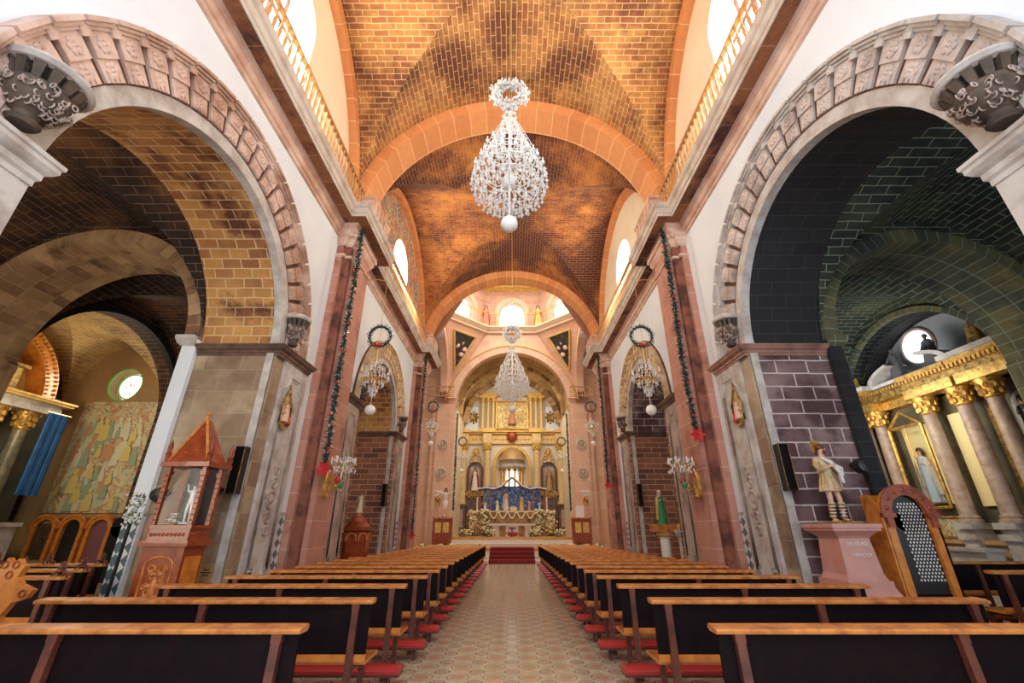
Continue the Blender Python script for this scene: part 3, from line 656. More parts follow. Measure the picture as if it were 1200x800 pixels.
# ================================================================== PEWS
def make_pew(L, s, label):
    """s: +1 when the aisle end is at -x (right block). Local origin: aisle end of the back, on the floor; x runs away from the aisle"""
    t = thing('pew', label, 'pew')
    X = lambda a, b: tuple(sorted((s*a, s*b)))
    x0, x1 = X(0, L)
    MB().box(x0, x1, .0, .025, .50, .915).build('back_panel', darkwood, t)
    m = MB(); a, b = X(-.03, L+.03)
    prof = [(-.055, .91), (-.06, .928), (-.05, .94), (.07, .954), (.085, .944), (.085, .925), (.06, .91)]
    G = [[(x, y, z) for y, z in prof] for x in (a, b)]; m.grid(G, closed=True, smooth=False, flip=True); m.face(G[0]); m.face(G[1][::-1]); m.build('top_rail', wood, t)
    m = MB(); a, b = X(-.0, L)
    m.box(a, b, .03, .44, .415, .445); m.box(a, b, .0, .03, .44, .50); m.build('seat', orangewood, t)
    for px in (.13, L/2, L-.13):
        c = s*px
        m = MB(); m.hexa([(c-.03, -.09, 0), (c+.03, -.09, 0), (c+.03, -.03, 0), (c-.03, -.03, 0)], [(c-.03, -.045, .93), (c+.03, -.045, .93), (c+.03, 0, .93), (c-.03, 0, .93)])
        m.box(c-.035, c+.035, -.05, 0, .86, .92); m.build('leg', postwood, t)
        m = MB(); m.hexa([(c-.025, .34, 0), (c+.025, .34, 0), (c+.025, .39, 0), (c-.025, .39, 0)], [(c-.025, .36, .415), (c+.025, .36, .415), (c+.025, .41, .415), (c-.025, .41, .415)])
        m.build('leg', postwood, t)
        m = MB(); m.hexa([(c-.02, -.05, .12), (c+.02, -.05, .12), (c+.02, .36, .10), (c-.02, .36, .10)], [(c-.02, -.05, .17), (c+.02, -.05, .17), (c+.02, .36, .15), (c-.02, .36, .15)])
        m.box(c-.02, c+.02, 0, .4, .37, .415); m.build('stretcher', postwood, t)
    # kneeler behind the back
    m = MB(); a, b = X(-.12, L)
    m.box(a, b, -.42, -.20, .125, .15)
    for px in (.02, L*.5, L-.15): c = s*px; m.box(c-.02, c+.02, -.36, -.26, 0, .125); m.box(c-.015, c+.015, -.36, -.05, .08, .11)
    m.build('kneeler', postwood, t)
    m = MB(); pr = [(-.43, .15), (-.44, .18), (-.41, .205), (-.31, .215), (-.21, .205), (-.18, .18), (-.19, .15)]
    G = [[(x, -.31+(y+.31)*k, .15+(z-.15)*kz) for y, z in pr] for x, k, kz in ((a, .85, .6), (a+.03*(1), 1, 1), (b-.03, 1, 1), (b, .85, .6))]
    m.grid(G, closed=True, flip=True); m.face(G[0]); m.face(G[-1][::-1]); m.build('kneeler_cushion', redleather, t)
    return t
ORD = ('first second third fourth fifth sixth seventh eighth ninth tenth eleventh twelfth thirteenth fourteenth fifteenth sixteenth seventeenth eighteenth nineteenth twentieth twenty-first twenty-second twenty-third twenty-fourth').split()
rows = [3.49, 4.8, 6.0, 7.15, 8.15, 9.1]
while rows[-1] < 22.2: rows.append(rows[-1]+.95)
for s, side in ((-1, 'left'), (1, 'right')):
    protos = {}
    for i, y in enumerate(rows):
        L = (3.3, 3.2, 3.0, 2.9)[i] if i < 4 else (2.8 if i < 9 else 2.65)
        lab = 'dark-backed wooden pew with red kneeler, %s row from the camera, %s of the aisle' % (ORD[i], side)
        if L not in protos: t = protos[L] = make_pew(L, s, lab)
        else: t = copy_tree(protos[L]); t['label'] = lab
        t['group'] = 'pews on the %s of the nave aisle' % side
        t.location = (s*((1.47 if s < 0 else 1.42, 1.37, 1.33, 1.28)[i] if i < 4 else 1.25), y, -SL*y); t.rotation_euler = (-SL, 0, 0)

# ------------------------------------------------------------------ chandeliers
def crystal_ring(m, R, z, n, drop, rnd, size=.02):
    for k in range(n):
        a = 2*PI*(k+rnd.random()*.4)/n; x, y = R*math.cos(a), R*math.sin(a)
        nb = max(1, int(drop/(size*2.6)))
        for q in range(nb): m.octa((x+rnd.uniform(-.008, .008), y+rnd.uniform(-.008, .008), z-q*size*2.6), size*(.8 if q < nb-1 else 1.15), size*(1.1 if q < nb-1 else 1.9))
def big_chandelier(label, wreath_label):
    t = thing('chandelier', label, 'chandelier', group='large crystal chandeliers of the nave')
    rnd = random.Random(3)
    # local z=0 at widest tier; total: ball -0.8, wreath ring +2.2
    m = MB(); m.tube([(0, 0, -.6), (0, 0, 1.75)], .022, 8); m.lathe([(.0, -.1), (.09, -.02), (.12, .1), (.06, .22), (.03, .3)], n=14); m.lathe([(.0, 1.2), (.05, 1.25), (.07, 1.35), (.03, 1.5)], n=12)
    m.build('stem', milk, t)
    MB().tube([(0, 0, 1.7), (.01, 0, 4), (0, 0, 7.56)], .016, 5).build('cord', brass, t)
    tiers = [(.58, -.08, 28, .24), (.64, .12, 30, .28), (.57, .34, 24, .28), (.48, .56, 20, .28), (.39, .78, 16, .26), (.30, .98, 13, .24), (.21, 1.2, 10, .22), (.15, 1.42, 9, .18), (.12, 1.6, 8, .14)]
    m = MB(); arms = MB()
    for (R, z, n, dr) in tiers:
        arms.ring((0, 0, z), R*.93, .010, 'z', 28, 5)
        c = MB(); crystal_ring(c, R, z, n, dr, rnd, .028); crystal_ring(c, R*.72, z+.05, n//2, dr, rnd, .024); c.build('crystal_tier', crystal, t)
    for k in range(12):
        a = 2*PI*k/12; c_, s_ = math.cos(a), math.sin(a)
        for (R, z0, z1) in ((.60, -.1, .25), (.48, .35, .72), (.3, .75, 1.08)):
            arms.tube([(0, 0, z0+.1), (R*.4*c_, R*.4*s_, z0-.06), (R*.8*c_, R*.8*s_, z0-.02), (R*c_, R*s_, z1-.08)], .011, 5)
        arms.tube([(.03*c_, .03*s_, 1.62), (.2*c_, .2*s_, 1.3), (.4*c_, .4*s_, .8), (.58*c_, .58*s_, .3)], .006, 4)
    arms.build('arm_frame', milk, t)
    c = MB()
    for k in range(18):
        a = 2*PI*k/18; c.lathe([(.0, 0), (.03, .01), (.034, .05), (.014, .06), (.014, .14), (.0, .16)], (.6*math.cos(a), .6*math.sin(a), .25), 6)
        if k < 12: a += .2; c.lathe([(.0, 0), (.028, .01), (.03, .05), (.013, .06), (.013, .13), (.0, .15)], (.44*math.cos(a), .44*math.sin(a), .72), 6)
    c.build('candle_cups', milk, t)
    c = MB()
    for (R, z, n, dr) in ((.48, -.22, 22, .20), (.34, -.28, 16, .22), (.2, -.33, 10, .22), (.08, -.36, 6, .24)): crystal_ring(c, R, z, n, dr, rnd, .028)
    c.build('crystal_basket', crystal, t)
    c = MB(); c.ball((0, 0, -.83), .14, 18); c.tube([(0, 0, -.55), (0, 0, -.7)], .012, 5); c.build('ball', milk, t)
    c = MB(); c.ring((0, 0, 2.22), .30, .035, 'y', 32, 6)
    for k in range(420):
        a = rnd.random()*2*PI; b = rnd.random()*2*PI; q_ = rnd.uniform(.05, .12); r = .28+q_*math.cos(b)
        c.octa((r*math.cos(a), q_*math.sin(b), 2.22+r*math.sin(a)), .022, .04)
    for k in range(26):
        a = 2*PI*k/26; c.octa((.05*math.cos(a)*(1+k % 3), .05*math.sin(a), 1.80+.02*(k % 4)), .02, .045)
    c.build('crystal_wreath', crystal, t)
    return t
ch = big_chandelier('large white crystal chandelier with round wreath, nearest and highest, under the vault', '')
ch.location = (-.045, 5.6, 6.86)
c2 = copy_tree(ch); c2.location = (0, 15.4, 6.3)
for q in c2.children:
    if q.name.startswith('cord'): q.scale = (1, 1, 1.085); c2['label'] = 'large crystal chandelier on a long cord, the farther one, in front of the chancel arch'
def small_chandelier(label, grp):
    t = thing('chandelier', label, 'chandelier', group=grp); rnd = random.Random(9)
    m = MB(); m.lathe([(0, -.3), (.03, -.28), (.06, -.2), (.03, -.1), (.05, 0), (.09, .06), (.04, .14), (.018, .3), (.018, .9), (.03, .95), (0, 1.0)], n=12); m.build('stem', brass, t)
    m = MB()
    for k in range(8):
        a = 2*PI*k/8; c_, s_ = math.cos(a), math.sin(a)
        m.tube([(.03*c_, .03*s_, .02), (.2*c_, .2*s_, -.08), (.36*c_, .36*s_, -.04), (.42*c_, .42*s_, .08)], .014, 6)
        m.lathe([(0, 0), (.05, .01), (.055, .035), (.02, .04)], (.42*c_, .42*s_, .08), 8)
        m.ball((.24*c_, .24*s_, -.05), .045, 6)
    m.build('arm', gold, t)
    m = MB()
    for k in range(8):
        a = 2*PI*k/8; m.lathe([(.015, 0), (.015, .14), (0, .18)], (.42*math.cos(a), .42*math.sin(a), .12), 6)
    m.build('candles', milk, t)
    m = MB()
    for (R, z, n, dr) in ((.42, .05, 26, .16), (.28, -.12, 16, .18), (.15, .55, 9, .3), (.28, .34, 14, .3), (.13, -.25, 10, .26), (.06, -.3, 6, .3)): crystal_ring(m, R, z, n, dr, rnd, .027)
    m.build('crystals', crystal, t)
    m = MB(); m.ball((0, 0, -.95), .155, 16); m.tube([(0, 0, -.28), (0, 0, -.82)], .008, 4); m.build('ball', milk, t)
    m = MB(); m.tube([(0, 0, 1.0), (0, 0, 3.3)], .008, 4); m.build('cord', brass, t)
    m = MB(); m.tube([(0, 0, 3.28), (0, 0, 3.36), (-.3, 0, 3.42), (-.72, 0, 3.4)], .015, 6); m.build('wall_hook', brass, t)
    m = MB(); m.ring((0, 0, 1.38), .33, .045, 'y', 28, 6)
    for k in range(260):
        a = rnd.random()*2*PI; b = rnd.random()*2*PI; r = .33+.075*math.cos(b); p = Vector((r*math.cos(a), .075*math.sin(b), 1.38+r*math.sin(a)))
        d = Vector((rnd.uniform(-1, 1), rnd.uniform(-1, 1), rnd.uniform(-1, 1))).normalized()*.05; e = Vector((rnd.uniform(-1, 1), rnd.uniform(-1, 1), rnd.uniform(-1, 1))).normalized()*.02
        m.face([p-e, p+d, p+e]); 
    w_ = m.build('wreath', leafgreen, t)
    m = MB()
    for k in range(22):
        a = 2*PI*k/22+rnd.random()*.2; m.ball((.34*math.cos(a), -.07, 1.38+.34*math.sin(a)), .022, 6)
    m.build('bauble', silverleaf, w_)
    m = MB(); 
    for k in (-1, 1): m.lathe([(0, -.09), (.03, -.06), (.03, .06), (0, .09)], (k*.08, -.08, 1.07), 8, M=Matrix.Rotation(k*1.0, 3, 'Y'))
    m.ball((0, -.09, 1.07), .03, 6); m.build('bow', redpaint, w_)
    return t
sc0 = small_chandelier('small crystal chandelier with green wreath hanging beside the left arcade', 'wreathed chandeliers by the arcades')
sc0.location = (-4.1, 12.1, 5.55)
c = copy_tree(sc0); c.location = (4.02, 12.1, 5.55); c.scale = (-1, 1, 1); c['label'] = 'small crystal chandelier with green wreath hanging beside the right arcade'
for x, lab, y in ((-5.05, 'small far chandelier with wreath before the pier left of the chancel', 26.8), (5.05, 'small far chandelier with wreath before the pier right of the chancel', 26.8)):
    c = copy_tree(sc0); c.location = (x, y, 7.15); c['label'] = lab; c['group'] = 'far wreathed chandeliers in the crossing'
for x, lab in ((-3.45, 'small chandelier inside the chancel by its left wall'), (3.45, 'small chandelier inside the chancel by its right wall')):
    c = copy_tree(sc0); c.location = (x, 30.2, 5.75); c['label'] = lab; c['group'] = 'small chandeliers in the chancel'; c.scale = (.85, .85, .85)

# ------------------------------------------------------------------ garlands on the pilasters
def garland(name, pts, label, grp, r=.15, n=1500, end=True):
    pts = [Vector(p) for p in pts]; o0 = pts[-1]; rnd = random.Random(len(label))
    t = thing(name, label, 'garland', tuple(o0), group=grp)
    seg = [(pts[i+1]-pts[i]).length for i in range(len(pts)-1)]; tot = sum(seg)
    def at(u):
        d = u*tot
        for i, L in enumerate(seg):
            if d <= L or i == len(seg)-1: return pts[i]+(pts[i+1]-pts[i])*(d/L)
            d -= L
    m = MB(); m.tube([p-o0 for p in pts], .02, 5)
    for k in range(n):
        p = at(rnd.random())-o0
        d = Vector((rnd.uniform(-1, 1), rnd.uniform(-1, 1), rnd.uniform(-1, .6))).normalized()
        e = d.cross(Vector((rnd.uniform(-1, 1), rnd.uniform(-1, 1), rnd.uniform(-1, 1)))).normalized()*.022; q = p+d*rnd.uniform(.5, 1)*r
        m.face([p-e, q, p+e])
    f = m.build('foliage', leafgreen, t)
    m = MB()
    for k in range(n//4):
        p = at(rnd.random())-o0; d = Vector((rnd.uniform(-1, 1), rnd.uniform(-1, 1), rnd.uniform(-1, 1))).normalized(); e = d.orthogonal().normalized()*.012; q = p+d*r*.9
        m.face([p+d*r*.4-e, q, p+d*r*.4+e])
    m.build('tinsel', silverleaf, t)
    m = MB()
    for k in range(int(tot*1.3)): m.ball(at((k+.5)/int(tot*1.3))-o0+Vector((rnd.uniform(-.08, .08), -.08, 0)), .035, 7)
    m.build('bauble', redpaint, t)
    if end:
        m = MB()
        for k in range(6):
            a = k*PI/3; d = Vector((math.cos(a), -.25, math.sin(a))); e = Vector((-math.sin(a), 0, math.cos(a)))*.05; m.face([Vector((0, -.06, -.05)), d*.09+e+Vector((0, -.04, -.05)), d*.2+Vector((0, -.04, -.05)), d*.09-e+Vector((0, -.04, -.05))])
        m.ball((0, -.08, -.05), .03, 6); m.build('bow', redpaint, t)
    return t
garland('garland', [(-4.22, 9.8, 9.75), (-4.2, 9.82, 7.5), (-4.22, 9.85, 5.0), (-4.2, 9.9, 2.75)], 'long green garland with silver tinsel down the near left pilaster', 'garlands on the pilasters')
garland('garland', [(4.22, 9.8, 9.75), (4.24, 9.82, 7.5), (4.2, 9.85, 5.2), (4.24, 9.86, 3.5)], 'long green garland ending in a red bow on the near right pilaster', 'garlands on the pilasters')
garland('garland', [(-4.2, 19.5, 9.7), (-4.22, 19.55, 6), (-4.2, 19.6, 3), (-4.22, 19.7, 1.2)], 'thin green garland down the far left pilaster by the crossing', 'garlands on the pilasters')
garland('garland', [(4.2, 19.5, 9.7), (4.22, 19.55, 6), (4.2, 19.6, 3.2)], 'thin green garland down the far right pilaster by the crossing', 'garlands on the pilasters')
for s, side in ((-1, 'left'), (1, 'right')):
    garland('garland', [(s*3.74, 28.9, 8.6), (s*3.74, 29.0, 5), (s*3.74, 29.1, 2.4)], 'dark green garland down the inner %s edge of the chancel opening' % side, 'garlands by the chancel', end=False)

# ------------------------------------------------------------------ crystal wall sconces with oval mirror plate
def sconce(label, grp):
    t = thing('wall_sconce', label, 'sconce', group=grp); rnd = random.Random(4)
    # plate faces +x (local), arms rise out of it
    m = MB(); G = []
    for r, x in ((0, .03), (.14, .03), (.17, .06), (.2, .03), (.2, 0)): G.append([(x, r*.8*math.cos(2*PI*k/24), r*1.5*math.sin(2*PI*k/24)) for k in range(24)])
    m.grid(G, closed=True); m.build('back_plate', gold, t)
    m = MB(); m.tube([(.04, 0, -.05), (.25, 0, -.12), (.34, 0, .1), (.34, 0, .5)], .018, 6)
    for k in range(7):
        a = 2*PI*k/7; c_, s_ = math.cos(a), math.sin(a)
        m.tube([(.34, 0, .4), (.34+.14*c_, .14*s_, .32), (.34+.27*c_, .27*s_, .45)], .012, 5); m.lathe([(0, 0), (.04, .01), (.045, .03), (.015, .03)], (.34+.27*c_, .27*s_, .45), 8)
    m.build('arm', brass, t)
    m = MB()
    for k in range(7):
        a = 2*PI*k/7; m.lathe([(.016, 0), (.016, .12), (0, .16)], (.34+.27*math.cos(a), .27*math.sin(a), .48), 6)
    for k in range(90):
        a = rnd.random()*2*PI; r = .3*rnd.random()**.5; m.octa((.34+r*math.cos(a), r*math.sin(a), .28+.34*rnd.random()), .018, .035)
    m.build('crystals', crystal, t)
    for (x, y, z, mm) in ((.3, -.1, .1, redpaint), (.33, .05, .0, greencloth), (.24, -.02, -.02, gold)): MB().ball((x, y, z), .07, 10).build('bauble', mm, t)
    return t
s0 = sconce('crystal wall sconce with oval gold plate on the near left pilaster', 'crystal sconces on the near pilasters')
s0.location = (-4.32, 10.4, 2.4)
c = copy_tree(s0); c.location = (4.32, 10.4, 2.4); c.rotation_euler = (0, 0, PI); c['label'] = 'crystal wall sconce with oval gold plate on the near right pilaster'
# far pier sconces and round medallions
for s, side in ((-1, 'left'), (1, 'right')):
    c = copy_tree(s0); c.location = (s*4.55, 28.1, 2.9); c.rotation_euler = (0, 0, -PI/2); c['label'] = 'gold wall sconce low on the far pier %s of the chancel' % side; c['group'] = 'gold sconces on the far piers'
    for z, nm in ((6.4, 'upper'), (4.6, 'lower')):
        t = thing('medallion', '%s round carved medallion on the far pier %s of the chancel' % (nm, side), 'medallion', (s*4.5, 28.12, z), group='round medallions on the far piers')
        m = MB(); m.lathe([(0, -.03), (.2, -.03), (.27, -.08), (.33, -.05), (.33, 0)], n=20, ax='y'); m.build('disc', palestone, t)
        m = MB(); m.ball((0, -.06, 0), .12, 10, 1, .5, 1); m.tube([(0, -.1, -.2), (0, -.1, .2)], .025, 5); m.tube([(-.14, -.1, .05), (.14, -.1, .05)], .025, 5); m.build('cross', goldpaint, t)

# ------------------------------------------------------------------ basket corbels under the archivolts
def basket_corbel(label):
    t = thing('basket_corbel', label, 'corbel', group='carved basket corbels at the arch springings')
    m = MB(); m.lathe([(0, -.36), (.1, -.36), (.13, -.32), (.09, -.28), (.10, -.24)], n=18); m.lathe([(.10, -.24), (.2, -.16), (.26, -.04), (.25, .06), (.2, .1)], n=18); m.build('bowl', basketstone, t)
    m = MB(); rnd = random.Random(2)
    for k in range(110):
        a = rnd.random()*2*PI; u = rnd.random(); r = .13+.14*math.sin(PI*.55*u); m.ring((r*math.cos(a), r*math.sin(a), -.22+.26*u), .028, .009, 'xyz'[k % 2], 8, 4)
    m.build('carved_scrolls', greystone, t)
    m = MB()
    for k in range(14):
        a = 2*PI*k/14; c_, s_ = math.cos(a), math.sin(a); m.hexa([(.2*c_-.03*s_, .2*s_+.03*c_, .06), (.2*c_+.03*s_, .2*s_-.03*c_, .06), (.25*c_+.03*s_, .25*s_-.03*c_, .06), (.25*c_-.03*s_, .25*s_+.03*c_, .06)], [(.24*c_-.045*s_, .24*s_+.045*c_, .2), (.24*c_+.045*s_, .24*s_-.045*c_, .2), (.31*c_+.045*s_, .31*s_-.045*c_, .22), (.31*c_-.045*s_, .31*s_+.045*c_, .22)])
    m.build('leaf_crown', basketstone, t)
    m = MB(); m.lathe([(.27, .2), (.33, .21), (.36, .25), (.33, .3), (.0, .3)], n=22); m.build('rim', palestone, t)
    return t
b0 = basket_corbel('carved stone basket corbel at the near springing of the near left arch'); b0.location = (-4.62, 2.88, 5.36)
for (x, y, lab) in ((4.62, 2.86, 'carved stone basket corbel at the near springing of the near right arch'), (-4.62, 8.28, 'carved vase-shaped corbel at the far springing of the near left arch'), (4.62, 8.28, 'carved vase-shaped corbel at the far springing of the near right arch'),
                    (-4.62, 12.8, 'vase-shaped corbel at the near springing of the far left arch'), (4.62, 12.8, 'vase-shaped corbel at the near springing of the far right arch'), (-4.62, 17.75, 'vase-shaped corbel at the far springing of the far left arch'), (4.62, 17.75, 'vase-shaped corbel at the far springing of the far right arch')):
    c = copy_tree(b0); c.location = (x, y, 5.36 if y < 10 else 5.46); c['label'] = lab
    if y > 5: c.scale = (.78, .78, 1)

# ------------------------------------------------------------------ balustrades on the cornice
def baluster_mb():
    m = MB(); m.lathe([(.035, 0), (.035, .06), (.02, .08), (.034, .2), (.038, .26), (.018, .4), (.016, .52), (.03, .58), (.03, .66)], n=8); return m
bal = baluster_mb().build('baluster', brass, None); bal_used = False
bmat = plain('ochre_painted_iron', (.62, .36, .16), .5, col2=(.45, .24, .10), scale=9); bal.data.materials[0] = bmat
def balustrade(path, z, label, grp, step=.17, scale=1.0, mat=None, off=(0, 0)):
    global bal_used
    mat = mat or bmat
    t = thing('balustrade', label, 'balustrade', (path[0][0], path[0][1], z), group=grp)
    o = Vector((path[0][0], path[0][1], z))
    m = MB(); m2 = MB(); k = .72*scale
    for a, b in zip(path, path[1:]):
        a3, b3 = Vector((*a, z))-o, Vector((*b, z))-o
        d = (b3-a3).normalized(); n_ = Vector((-d.y, d.x, 0))*.045; zz = Vector((0, 0, 1))
        for (lo, hi, mb_) in ((0, .04, m2), (k-.05, k+.01, m)):
            mb_.hexa([a3-n_+zz*lo, b3-n_+zz*lo, b3+n_+zz*lo, a3+n_+zz*lo], [a3-n_+zz*hi, b3-n_+zz*hi, b3+n_+zz*hi, a3+n_+zz*hi])
        L = (b3-a3).length; c = max(1, int(L/step))
        for i in range(c):
            p = a3+d*(L*(i+.5)/c)
            if not bal_used: q = bal; bal_used = True
            else: q = bal.copy(); COL.objects.link(q)
            q.parent = t; q.location = p+Vector((0, 0, .03)); q.scale = (1, 1, scale)
    m.build('top_rail', mat, t); m2.build('bottom_rail', mat, t)
    return t
for s, side in ((-1, 'left'), (1, 'right')):
    balustrade([(s*4.24, 1.2), (s*4.24, 9.55)], 9.56, 'ochre balustrade on the cornice over the near %s arch' % side, 'balustrades along the nave cornice', .18)
    balustrade([(s*4.24, 11.35), (s*4.24, 19.35)], 9.56, 'ochre balustrade on the cornice over the far %s arch' % side, 'balustrades along the nave cornice', .18)
    for y in (10.42, 20.2):
        m = MB(); m.box(s*4.8, s*3.98, y-.74, y+.74, 9.56, 10.2); m.sweep([(0, 10.16), (.05, 10.2), (.05, 10.28), (0, 10.3)], [(s*4.8, y-.74), (s*3.98, y-.74), (s*3.98, y+.74), (s*4.8, y+.74)], s)
        for k in range(5): yy = y-.6+k*.3; m.box(s*3.97, s*3.93, yy-.05, yy+.05, 9.6, 10.16)
        m.box(s*4.8, s*3.98, y-.74, y+.74, 10.2, 10.3); struct('trim_16', m, cornicestone)
    balustrade([(s*3.9, 27.85), (s*5.6, 27.85)], 9.5, 'small balustrade on the cornice of the far pier %s of the chancel' % side, 'balustrades on the far piers', .15)
drb = octo(.985)
balustrade(drb+[drb[0]], 14.98, 'octagonal balustrade around the foot of the dome drum', 'drum balustrade', .36, 1.45, goldpaint)

# ================================================================== FIGURES
def skin_body(name, mat, parent, J, E, scale=1.0, root=0, sub=2):
    """one continuous body grown from a joint graph: J name -> (x,y,z,r)"""
    keys = list(J); me = bpy.data.meshes.new(name)
    me.from_pydata([tuple(c*scale for c in J[k][:3]) for k in keys], [(keys.index(a), keys.index(b)) for a, b in E], [])
    me.materials.append(mat)
    o = bpy.data.objects.new(name, me); COL.objects.link(o); o.parent = parent
    mo = o.modifiers.new('skin', 'SKIN'); mo.use_smooth_shade = True
    for i, k in enumerate(keys):
        r = J[k][3]*scale; d = me.skin_vertices[0].data[i]; d.radius = (r, (J[k][4] if len(J[k]) > 4 else J[k][3])*scale); d.use_root = (k == 'pelvis')
    ms = o.modifiers.new('sub', 'SUBSURF'); ms.levels = ms.render_levels = sub
    return o
def body_graph(hands=((-.08, -.2, 1.25), (.08, -.2, 1.25)), elbows=((-.27, -.02, 1.16), (.27, -.02, 1.16)), feet=((-.1, -.02, .1), (.1, .02, .1)), knees=((-.1, -.04, .52), (.1, -.02, .52)), fingers=False, headt=(0, 0)):
    J = dict(pelvis=(0, 0, .95, .14, .11), waist=(0, 0, 1.1, .13, .10), chest=(0, 0, 1.3, .16, .11), top=(0, 0, 1.43, .11, .08), neck=(0, 0, 1.52, .052), chin=(headt[0]*.3, -.02+headt[1]*.3, 1.60, .07, .075), head=(headt[0], -.01+headt[1], 1.69, .075, .09))
    E = [('pelvis', 'waist'), ('waist', 'chest'), ('chest', 'top'), ('top', 'neck'), ('neck', 'chin'), ('chin', 'head')]
    for i, q in enumerate('lr'):
        sg = (-1, 1)[i]; ex, ey, ez = elbows[i]; hx, hy, hz = hands[i]
        J['sh'+q] = (sg*.19, 0, 1.42, .062); J['el'+q] = (ex, ey, ez, .046); J['wr'+q] = (hx*.8+ex*.2, hy*.8+ey*.2, hz*.8+ez*.2, .03); J['ha'+q] = (hx, hy, hz, .035, .022)
        E += [('top', 'sh'+q), ('sh'+q, 'el'+q), ('el'+q, 'wr'+q), ('wr'+q, 'ha'+q)]
        if fingers:
            d = Vector((hx-ex, hy-ey, hz-ez)).normalized(); sd = d.cross(Vector((0, -1, .3))).normalized()
            for f, (off, ln) in enumerate(((-.024, .062), (-.008, .074), (.009, .07), (.025, .055))):
                a = Vector((hx, hy, hz))+sd*off+d*.02; b = a+d*ln*.55+Vector((0, -.005, 0)); c_ = b+d*ln*.4+Vector((0, .012, -.01))
                J['f%d%s' % (f, q)] = (*a, .010); J['g%d%s' % (f, q)] = (*b, .009); J['h%d%s' % (f, q)] = (*c_, .007)
                E += [('ha'+q, 'f%d%s' % (f, q)), ('f%d%s' % (f, q), 'g%d%s' % (f, q)), ('g%d%s' % (f, q), 'h%d%s' % (f, q))]
            a = Vector((hx, hy, hz))-sd*.03*sg; b = a-sd*.02*sg+d*.03; J['t'+q] = (*a, .011); J['u'+q] = (*b, .008); E += [('ha'+q, 't'+q), ('t'+q, 'u'+q)]
        kx, ky, kz = knees[i]; fx, fy, fz = feet[i]
        J['hi'+q] = (sg*.085, 0, .90, .085); J['kn'+q] = (kx, ky, kz, .056); J['ca'+q] = (kx*.65+fx*.35, ky*.65+fy*.35+.01, kz*.65+fz*.35, .05); J['an'+q] = (fx, fy, fz, .036); J['to'+q] = (fx*1.15, fy-.15, .035, .034, .03)
        E += [('pelvis', 'hi'+q), ('hi'+q, 'kn'+q), ('kn'+q, 'ca'+q), ('ca'+q, 'an'+q), ('an'+q, 'to'+q)]
    return J, E
def fold_lathe(prof, n=36, folds=9, amp=.08, sy=.75):
    """cloth skirt or robe with vertical folds; amp grows towards the hem"""
    m = MB(); G = []; zs = [z for r, z in prof]; hi = max(zs); lo = min(zs)
    for r, z in prof:
        k = amp*(hi-z)/(hi-lo+1e-6); G.append([(r*(1+k*math.sin(folds*2*PI*j/n))*math.cos(2*PI*j/n), sy*r*(1+k*math.sin(folds*2*PI*j/n))*math.sin(2*PI*j/n), z) for j in range(n)])
    m.grid(G, closed=True); return m
def face_parts(t, s, hair, hairlen=.0, beard=False, hx=0, hy=0):
    o = Vector((hx*s, hy*s, 0))
    m = MB(); m.ball(o+Vector((0, -.105*s, 1.655*s)), .018*s, 6, .8, 1, 1.5); m.build('nose', skin, t)
    m = MB(); 
    for q in (-1, 1): m.ball(o+Vector((q*.032*s, -.092*s, 1.68*s)), .011*s, 6)
    m.build('eyes', black, t)
    m = MB(); m.ball(o+Vector((0, .02*s, 1.71*s)), .095*s, 12, 1, 1, .95)
    if hairlen: m.lathe([(.085*s, 1.72*s), (.11*s, 1.62*s), (.12*s, (1.6-hairlen)*s), (.05*s, (1.58-hairlen)*s)], o+Vector((0, .03*s, 0)), 14, a0=.1, a1=PI-.1)
    m.build('hair', hair, t)
    if beard: MB().ball(o+Vector((0, -.075*s, 1.595*s)), .05*s, 8, 1, .7, 1.1).build('beard', hair, t)
def robed(name, label, cat, loc, h, rz, robe, mantle=None, hair=None, group=None, halo=None, hands=None, body=None, veil=None):
    s = h/1.78; t = thing(name, label, cat, loc, rz, group)
    J, E = body_graph(hands=hands or ((-.05, -.2, 1.28), (.05, -.2, 1.28)))
    skin_body('body', body or skin, t, J, E, s, sub=1)
    fold_lathe([(r*s, z*s) for r, z in ((.10, 1.47), (.18, 1.42), (.19, 1.25), (.16, 1.08), (.19, .9), (.22, .5), (.27, .03))]).build('robe', robe, t)
    if mantle:
        m = fold_lathe([(r*s, z*s) for r, z in ((.12, 1.48), (.22, 1.42), (.27, 1.2), (.27, .8), (.31, .25))], folds=7)
        # open at the front
        m.f = [f for f in m.f]; keep = [i for i, f in enumerate(m.f) if sum(m.v[v][1] for v in f)/4 > -.12*s]
        m.f = [m.f[i] for i in keep]; m.uv = [m.uv[i] for i in keep]; m.sm = [m.sm[i] for i in keep]; m.build('mantle', mantle, t)
    face_parts(t, s, hair or postwood, .12)
    if veil: MB().ball((0, .03*s, 1.68*s), .12*s, 12, 1, .95, 1.25).build('veil', veil, t)
    if halo: MB().lathe([(0, 0), (.17*s, 0), (.17*s, .012*s), (0, .012*s)], (0, .06*s, 1.7*s), 20, ax='y').build('halo', gold, t)
    MB().lathe([(0, 0), (.3*s, 0), (.3*s, .03*s), (0, .03*s)], n=16).build('base', agedgold, t)
    return t

